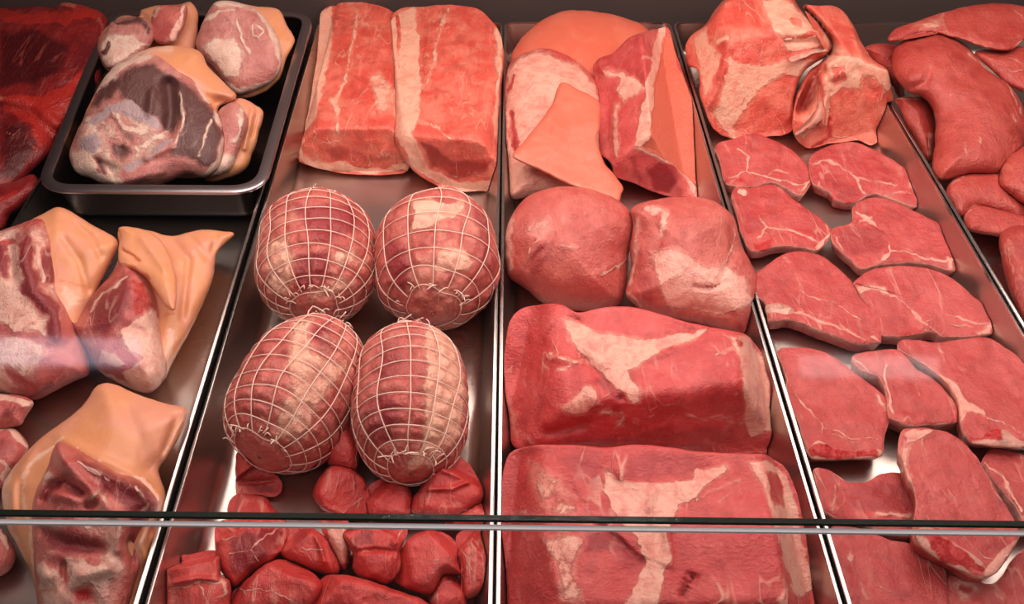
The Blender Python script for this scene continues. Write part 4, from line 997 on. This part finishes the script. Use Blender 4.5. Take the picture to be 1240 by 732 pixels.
chop('broad pork chop in the left row with a cream bone knuckle and thick front edge', 'l:175,500 205,470 270,430 330,420 400,440 470,500 540,580 582,650 588,722 565,738 500,738 400,702 300,664 225,665 208,605 168,570', z=.025, tilt=.006, th=.014,
     bone=('l:208,600 250,588 300,608 298,632 262,645 220,636', [('f', 'p', 'l:215,600 290,605 280,635 225,630', 3, .9)], 'cream bone knuckle'),
     strokes=[('f', 'l', 'l:270,440 310,500 330,560', 3, .65), ('f', 'l', 'l:330,560 430,590 520,640', 1.5, .75), ('f', 'l', 'l:300,620 420,650 560,720', 3, .75), ('f', 'l', 'l:400,600 480,680', 1.2, .7), ('d', 'p', 'l:190,490 280,470 320,530 300,600 200,580', 6, .35), ('f', 'l', 'l:560,700 585,720', 4, .8), ('b', 'l', 'l:280,480 310,500', 3, .4)])
chop('pork chop in the right row with a fat-lined fillet, third from the back', 'l:498,520 560,480 650,468 750,480 830,518 900,578 972,618 982,682 930,712 800,718 760,702 640,718 580,702 558,632 512,560', z=.025, tilt=.010, th=.014,
     strokes=[('f', 'l', 'l:515,540 600,545', 4, .8), ('f', 'l', 'l:600,545 660,590 710,640 780,690', 2.6, .85), ('f', 'l', 'l:740,650 790,625 860,640 940,650', 1.6, .75), ('f', 'l', 'l:760,690 800,660 880,660', 1.3, .7), ('d', 'p', 'l:530,560 620,550 700,640 680,670 600,660', 6, .4), ('f', 'l', 'l:920,690 975,640', 5, .8), ('b', 'p', 'l:640,680 700,660 750,690 650,715', 4, .6), ('f', 'l', 'l:580,665 640,690', 2, .7), ('f', 'l', 'l:720,670 770,705', 2.5, .8)])
chop('pork chop against the left divider, with bright red backbone along its front edge', 'm:150,168 250,152 350,170 430,215 500,270 580,330 640,390 652,440 622,560 604,640 480,648 330,652 285,634 250,520 200,390 180,270', z=.027, tilt=.004, th=.014,
     bone=('m:285,600 330,560 370,590 480,610 600,600 602,636 480,644 330,646 290,632', [('b', 'p', 'm:285,600 330,565 480,605 600,600 600,640 300,645', 3, .9), ('d', 'l', 'm:350,620 390,620', 2, 1)], 'bright red backbone edge'),
     strokes=[('f', 'l', 'm:240,380 300,440 350,500 350,570', 2, .85), ('f', 'l', 'm:350,500 450,540 600,560', 1.4, .75), ('f', 'l', 'm:370,530 480,560 580,590', 1.2, .7), ('f', 'l', 'm:330,480 360,490 470,480', 1.2, .7), ('b', 'l', 'm:190,280 230,370', 4, .6), ('f', 'l', 'm:190,270 240,380', 2.2, .7), ('f', 'l', 'm:590,370 640,420', 4, .7), ('d', 'l', 'm:600,520 650,440', 6, .5), ('b', 'l', 'm:300,600 330,600', 4, .8)])
chop('pork chop half hidden between its neighbours, in the middle of the tray', 'm:480,190 600,165 690,165 760,240 870,320 945,420 955,490 905,515 840,520 740,525 690,510 640,470 620,330 520,270', z=.033, tilt=.002, th=.015,
     strokes=[('f', 'l', 'm:630,220 620,300 660,430', 3, .8), ('f', 'l', 'm:480,200 560,270 620,330', 4, .65), ('f', 'l', 'm:740,260 760,290 790,280', 1, .7), ('b', 'l', 'm:690,490 780,510', 3, .5), ('d', 'l', 'm:690,170 800,280 900,400 930,470', 4, .3)])
chop('large pork chop at the right edge with a long grey-pink fat border', 'm:688,180 700,118 860,128 1060,108 1150,148 1220,198 1320,310 1370,470 1320,590 1240,600 1130,597 1000,575 960,500 945,400 880,310 780,240', z=.040, tilt=-.004, th=.014,
     bone=('m:960,490 1010,470 1070,500 1150,500 1240,560 1240,592 1130,592 1005,570', [('b', 'p', 'm:960,490 1060,490 1150,500 1140,560 1000,570', 4, .8), ('f', 'l', 'm:990,500 1010,530', 3, .8), ('d', 'l', 'm:1110,548 1150,560', 3, 1)], 'bright red backbone'),
     strokes=[('f', 'p', 'm:700,190 760,220 880,270 950,320 1060,430 1080,470 1000,440 960,500 940,400 870,300 780,240', 3, .75), ('b', 'l', 'm:965,310 1010,380', 3, .6), ('f', 'l', 'm:1080,470 1150,480 1240,540', 3, .75), ('f', 'l', 'm:860,130 890,200', 3, .6), ('b', 'p', 'm:800,130 880,140 880,190 760,190', 6, .35), ('s', 'l', 'm:720,190 880,290 945,400', 3, .6)])
chop('chop lying partly on the others near the front, pale fat strip on its left', 'n:418,200 402,150 410,78 450,62 560,68 640,108 692,160 742,240 802,340 852,430 868,480 832,552 765,640 700,655 600,594 480,525 458,455 470,340 435,260', z=.041, tilt=.008, th=.014,
     bone=('n:470,455 520,440 600,490 700,550 745,600 720,635 600,585 490,515', [('b', 'p', 'n:480,450 540,450 740,590 720,630 560,560', 3, .8)], 'red backbone edge'),
     strokes=[('f', 'p', 'n:410,90 470,68 545,75 490,110 430,130', 4, .9), ('f', 'l', 'n:425,140 420,200 430,240 470,330', 5, .85), ('f', 'l', 'n:460,330 500,370 530,440', 2.6, .7), ('f', 'l', 'n:540,440 640,470 700,520 760,560', 1.4, .75), ('f', 'l', 'n:620,430 700,450 770,520', 1.3, .75), ('f', 'p', 'n:730,600 850,490 865,480 835,550 765,640 730,630', 3, .85), ('f', 'l', 'n:690,160 742,240 802,340 852,430', 1.8, .6), ('d', 'l', 'n:410,90 430,110', 3, .7), ('f', 'l', 'n:510,450 560,520 690,600', 1.5, .6)])
chop('chop tucked against the left divider near the front, with a dark muscle end', 'n:78,222 140,222 200,265 280,265 340,235 430,240 480,330 500,400 490,460 450,494 370,484 280,452 190,432 120,392 98,310', z=.0195, tilt=.003, th=.011,
     strokes=[('f', 'l', 'n:140,230 160,300 150,370', 5, .6), ('b', 'p', 'n:110,240 150,250 150,320 115,300', 4, .5), ('d', 'p', 'n:200,290 280,260 430,250 465,330 450,380 330,390 210,370', 6, .6), ('f', 'l', 'n:150,380 200,330 190,290', 2.5, .6), ('f', 'l', 'n:330,390 450,390', 5, .75), ('f', 'l', 'n:450,260 480,330', 2, .6)])
chop('pork chop cut off by the right edge, beside the fat-striped front chop', 'n:720,190 760,143 830,150 900,175 1000,260 1010,420 900,470 865,400 800,320 745,245', z=.030, tilt=-.002, th=.015,
     strokes=[('f', 'l', 'n:730,190 790,240 880,380', 3.5, .75), ('d', 'p', 'n:800,190 850,180 870,230 830,230', 4, .4), ('f', 'l', 'n:790,200 830,250 883,260', 2, .6), ('b', 'l', 'n:760,150 800,170', 3, .4)])
chop('front chop at the left divider below the glass line', 'n:140,450 190,436 280,452 370,490 450,505 562,575 588,650 600,760 560,900 270,950 215,850 190,700 160,570', z=.0195, tilt=.003, th=.011,
     strokes=[('f', 'l', 'n:190,480 220,580 240,650 300,720', 4, .7), ('b', 'l', 'n:155,460 190,520', 6, .6), ('b', 'p', 'n:190,570 230,580 260,680 210,700', 5, .6), ('f', 'l', 'n:260,600 330,640', 1.2, .6), ('f', 'l', 'n:330,670 430,700 560,690', 1.6, .7), ('f', 'l', 'n:380,690 480,720', 1.2, .6), ('b', 'l', 'n:240,720 350,735', 6, .5)])
chop('chop in the bottom right corner under the fat-striped front chop', 'n:590,640 640,620 700,645 775,650 840,560 900,520 1000,580 1030,800 900,900 650,880 590,780', z=.018, tilt=.003, th=.010,
     strokes=[('f', 'p', 'n:590,650 650,630 700,660 720,720 640,720', 6, .8), ('b', 'p', 'n:680,690 720,690 760,735 680,735', 5, .6), ('f', 'l', 'n:760,660 800,720', 4, .6), ('b', 'l', 'n:645,670 670,680', 4, .6), ('f', 'l', 'n:590,700 620,690', 2, .6)])

# ------------------------------------------------------------------ fifth tray: boneless loins
LG = 'boneless pork cuts in the right-hand tray'
def cut(name, lb, out, mat='rosy', **k):
    kw = dict(zb=.015, zt=.05, T=.035, r=.04, Tb=.05, lump=.0018, lscale=28, base=(0, .12, 0, 0)); kw.update(k)
    piece(name, lb, 'meat', LG, M[mat], out=out, **kw)
cut('pork_loin', 'pinkish brown pork slab lying across the very back of the right tray', 'd:748,132 780,100 850,75 940,45 1050,20 1130,12 1230,22 1300,50 1310,110 1230,142 1180,178 1110,174 1050,155 970,130 880,114 800,142 758,148', zb=.105, zt=.118, T=.014, Tb=.03, r=.02,
    strokes=[('f', 'p', 'd:750,130 850,78 940,45 960,110 880,112 800,140', 6, .55), ('f', 'l', 'd:940,50 965,120', 1.5, .7), ('f', 'l', 'd:1050,152 1110,172 1180,176 1230,140', 1.5, .7), ('f', 'l', 'd:1200,40 1230,80', 2, .5), ('d', 'l', 'd:770,125 860,105', 6, .5)])
cut('pork_loin', 'largest smooth boneless loin in the right tray', 'd:768,180 800,145 830,133 920,112 990,138 1055,190 1105,250 1185,310 1232,390 1238,470 1205,560 1145,612 1030,622 940,642 905,602 915,500 910,400 870,345 810,320 765,250', zb=.045, zt=.10, T=.05, r=.06, Tb=.07,
    bumps=[('d:810,320 880,290 900,250', 5, -.005), ('d:1000,190 1080,230', 4, -.003), ('d:1050,180 1120,260 1190,330', 4, .003), ('d:940,270 1000,265', 8, -.002)],
    strokes=[('f', 'l', 'd:1040,185 1100,240 1190,320 1220,400', 2, .65), ('f', 'l', 'd:960,340 985,330', 1.6, .6), ('f', 'l', 'd:1010,330 1060,320', 1.6, .6), ('f', 'l', 'd:1020,510 1030,550', 2, .6), ('f', 'l', 'd:1070,520 1080,490', 1.4, .6), ('d', 'l', 'd:970,215 1060,245', 5, .5), ('b', 'l', 'd:1130,280 1180,400', 3, .35), ('f', 'l', 'd:1190,400 1200,430', 2, .6)])
cut('pork_loin', 'dark strip of loin between the bone-in rack and the largest smooth loin', 'd:670,165 770,158 800,210 805,340 790,350 760,300 700,225', zb=.03, zt=.085, T=.02, r=.03, strokes=[('d', 'l', 'd:770,180 790,330', 5, .6)])
cut('pork_tenderloin', 'short upright tenderloin end on the left side of the right tray', 'd:788,352 830,342 872,346 908,390 918,500 905,572 870,555 840,490 805,430', zb=.02, zt=.06, T=.025, r=.025, strokes=[('f', 'l', 'd:800,352 870,352', 3, .6), ('f', 'l', 'd:895,480 900,540', 5, .65), ('f', 'l', 'd:850,440 860,480', 1.5, .5)])
cut('pork_loin', 'marbled cut behind the largest smooth loin, at the right edge', 'd:1055,185 1140,172 1230,165 1320,170 1330,340 1240,330 1185,308 1110,245', zb=.075, zt=.095, T=.025, r=.03, strokes=[('f', 'l', 'd:1100,200 1180,260 1230,250', 1.2, .6), ('f', 'l', 'd:1150,190 1230,220', 1.2, .5), ('d', 'p', 'd:1080,190 1200,230 1230,310 1150,280', 8, .4)])
cut('pork_loin', 'deep pink loin end at the right edge, under the largest smooth loin', 'o:325,425 340,372 370,352 420,330 460,420 440,500 385,478 345,450', zb=.04, zt=.065, T=.03, r=.035)
cut('pork_loin', 'flat pink cut in front of the largest smooth loin', 'o:205,440 240,405 330,408 375,450 400,490 370,510 290,490 240,505 212,475', zb=.03, zt=.05, T=.02, r=.025, strokes=[('f', 'l', 'o:215,430 250,405', 2, .6)])
cut('pork_loin', 'narrow bright red strip in front of the flat pink cut, right tray', 'o:240,485 255,462 300,468 385,495 440,520 440,570 340,555 280,545 250,530', zb=.025, zt=.035, T=.018, r=.02, strokes=[('b', 'l', 'o:250,470 385,500', 2, .5), ('f', 'l', 'o:245,510 270,480', 2, .5)])
cut('pork_loin', 'dark red cut low at the right edge in front of the bright red strip', 'o:330,545 390,525 450,560 470,740 400,760 360,700 335,620', zb=.02, zt=.04, T=.03, r=.03, base=(0, .45, 0, 0), strokes=[('f', 'l', 'o:345,560 360,640', 2, .5)])


# ------------------------------------------------------------------ settle: meat rests inside its tray and presses against its neighbours
from mathutils.bvhtree import BVHTree


def inner_offset(z, rim, floor, flange, inset, fil):
    f0 = floor + fil
    z = np.asarray(z, float)
    wall = flange + inset * np.clip((rim - z) / (rim - f0), 0, 1)
    c = np.clip((f0 - z) / fil, 0, 1)
    return wall + fil * (1 - np.sqrt(1 - c * c)) + .0009


TRAYS = [(q, RIM, TF, .0028, .010, .012) for q in (q1, q2, q3, q4, q5)]
PAN_ = (pq, PANZ, PANF, .012, .006, .014)


def keep_inside(V, tr):
    q, rim, floor, fl, ins, fil = tr
    w = np.where(V[:, 2] < rim + .004, inner_offset(V[:, 2], rim, floor, fl, ins, fil), -1)
    for i in range(4):
        a, b = q[i], q[(i + 1) % 4]
        t = (b - a) / np.linalg.norm(b - a); nn = np.array([-t[1], t[0]])
        dd = (V[:, :2] - a) @ nn
        push = np.where((w > 0) & (dd < w), w - dd, 0)
        V[:, :2] += nn * push[:, None]
    return V


def parts_of(o):
    return [o] if o.type == 'MESH' else [c for c in COL.objects if c.parent == o and c.type == 'MESH']


def world(o):
    n = len(o.data.vertices); a = np.empty(n * 3, np.float32); o.data.vertices.foreach_get('co', a)
    return a.reshape(-1, 3).astype(float) + ORG[o.name]


ORG, POLY, VW = {}, {}, {}
ITEMS = PIECES + ROASTS
for it in ITEMS:
    for m in parts_of(it):
        ORG[m.name] = np.array(it.location); VW[m.name] = world(m)
    V = np.vstack([VW[m.name] for m in parts_of(it)])
    c = V.mean(0)
    if it.get('group') == 'pale hocks in the roasting pan':
        tr = PAN_
    else:
        tr = None
        for t in TRAYS:
            q = t[0]
            if inside(c[None, :2], q)[0]: tr = t
        if it.name.startswith('beef'): tr = None
    for m in parts_of(it):
        if tr is not None: VW[m.name] = keep_inside(VW[m.name], tr)
        me = m.data
        POLY[m.name] = [tuple(p.vertices) for p in me.polygons]


def bvh_of(n):
    return BVHTree.FromPolygons([Vector(v) for v in VW[n]], POLY[n])


def yields(a, b):
    """the one further from the viewer, or lying lower, gives way"""
    ca = np.vstack([VW[m.name] for m in parts_of(a)]); cb = np.vstack([VW[m.name] for m in parts_of(b)])
    sa = ca[:, 2].max() - .6 * ca[:, 1].mean(); sb = cb[:, 2].max() - .6 * cb[:, 1].mean()
    return (a, b) if sa < sb else (b, a)


for i in range(len(ITEMS)):
    for j in range(i + 1, len(ITEMS)):
        if ITEMS[i].name.startswith('pork_rack') and ITEMS[j].name.startswith('pork_rack'): continue
        a, b = yields(ITEMS[i], ITEMS[j])
        for mb in parts_of(b):
            if mb.name.startswith('string') or mb.name.startswith('netting'): continue
            Vb = VW[mb.name]; lo, hi = Vb.min(0), Vb.max(0); tree = None
            for ma in parts_of(a):
                if ma.name.startswith('string') or ma.name.startswith('netting'): continue
                Va = VW[ma.name]
                idx = np.nonzero(np.all((Va > lo - .0006) & (Va < hi + .0006), axis=1))[0]
                if not len(idx): continue
                if tree is None: tree = bvh_of(mb.name)
                for k in idx:
                    p, n, _, d = tree.find_nearest(Vector(Va[k]))
                    if p is None: continue
                    s = (Vector(Va[k]) - p).dot(n)
                    if -.007 < s < .0004:
                        q = p + n * .0005
                        if q.z > TF: Va[k] = q
for it in ITEMS:
    for m in parts_of(it):
        m.data.vertices.foreach_set('co', (VW[m.name] - ORG[m.name]).astype(np.float32).ravel()); m.data.update()


# ------------------------------------------------------------------ light, camera
def lamp(name, label, loc, length, col, power, wid=.03):
    root = empty(name, loc, label, 'lamp')
    b = np.array(loc)
    def bx(nm, lo, hi, mat):
        x0, y0, z0 = lo; x1, y1, z1 = hi
        V = np.array([(x, y, z) for x in (x0, x1) for y in (y0, y1) for z in (z0, z1)])
        Fc = [(0, 1, 3, 2), (4, 6, 7, 5), (0, 4, 5, 1), (2, 3, 7, 6), (0, 2, 6, 4), (1, 5, 7, 3)]
        return link(nm, make_mesh(nm, V, Fc, smooth=False), mat, parent=root)
    bx('housing', (-length / 2 - .02, -wid / 2 - .015, .012), (length / 2 + .02, wid / 2 + .015, .05), M['lamp_housing'])
    L = bpy.data.lights.new(name, 'AREA'); L.shape = 'RECTANGLE'; L.size = length; L.size_y = wid
    L.color = col; L.energy = power
    lo = bpy.data.objects.new('tube_light', L); COL.objects.link(lo); lo.parent = root; lo.location = (0, 0, .008)
    return root


M['lamp_housing'] = plain('white_lamp_housing', (.7, .68, .66), .4)
lamp('strip_lamp', 'broad light panel under the canopy over the middle of the trays', (.16, .575, .60), 1.45, (1, .80, .745), 5.3, .28)
lamp('strip_lamp', 'second light panel at the back under the canopy, above the rack', (.22, .925, .58), 1.45, (1, .80, .72), 6.8, .25)
lamp('shop_lamp', 'square shop ceiling lamp behind the customer side', (0, -.9, 2.3), .9, (1, .93, .9), 18, .5)

# glowing panels added out of view to make the pale reflections in the raked glass
M['strip_glow'] = plain('glow_panel_lavender', (.86, .80, 1.), .5, 3.2)
M['strip_glow_white'] = plain('glow_panel_white', (.95, .93, .92), .5, 2.4)
gn = np.array([0, -math.cos(math.radians(22)), math.sin(math.radians(22))])


def add_glow_panel(px, py, w, h, dist, mat, label):
    d = ray(np.array([px]), np.array([py]))[0]; d /= np.linalg.norm(d)
    t = ((E0 - CAM) @ gn) / (d @ gn)
    hit = CAM + d * t
    r = d - 2 * (d @ gn) * gn
    c = hit + r * dist
    k = (dist + t) / F
    return box('reflection_panel', c - (w * k / 2, .03, h * k / 2), c + (w * k / 2, .03, h * k / 2), mat, bev=.008), label


for px, py, w, h, mt, lb in ((25, 436, 160, 30, 'strip_glow', 'added lavender glow panel, unseen, for the reflection at the left of the glass'),
                             (1000, 434, 150, 24, 'strip_glow_white', 'added white glow panel, unseen, for the reflection in the glass over the chops')):
    o_, l_ = add_glow_panel(px, py, w, h, 3.6, M[mt], lb)
    tag(o_, l_, 'lamp')

wd_ = bpy.data.worlds.new('shop'); bpy.context.scene.world = wd_; wd_.use_nodes = True
bg = wd_.node_tree.nodes['Background']; bg.inputs[0].default_value = (.55, .42, .40, 1); bg.inputs[1].default_value = .04

cd = bpy.data.cameras.new('camera'); cd.sensor_width = 36; cd.lens = 36 * F / W; cd.clip_start = .01
co = bpy.data.objects.new('camera', cd); COL.objects.link(co)
mw = Matrix(((rt[0], upv[0], -fw[0], CAM[0]), (rt[1], upv[1], -fw[1], CAM[1]), (rt[2], upv[2], -fw[2], CAM[2]), (0, 0, 0, 1)))
co.matrix_world = mw
sc = bpy.context.scene
sc.camera = co
sc.view_settings.view_transform = 'Standard'; sc.view_settings.look = 'None'
sc.view_settings.gamma = 1; sc.view_settings.use_curve_mapping = False
sc.view_settings.exposure = 0.0
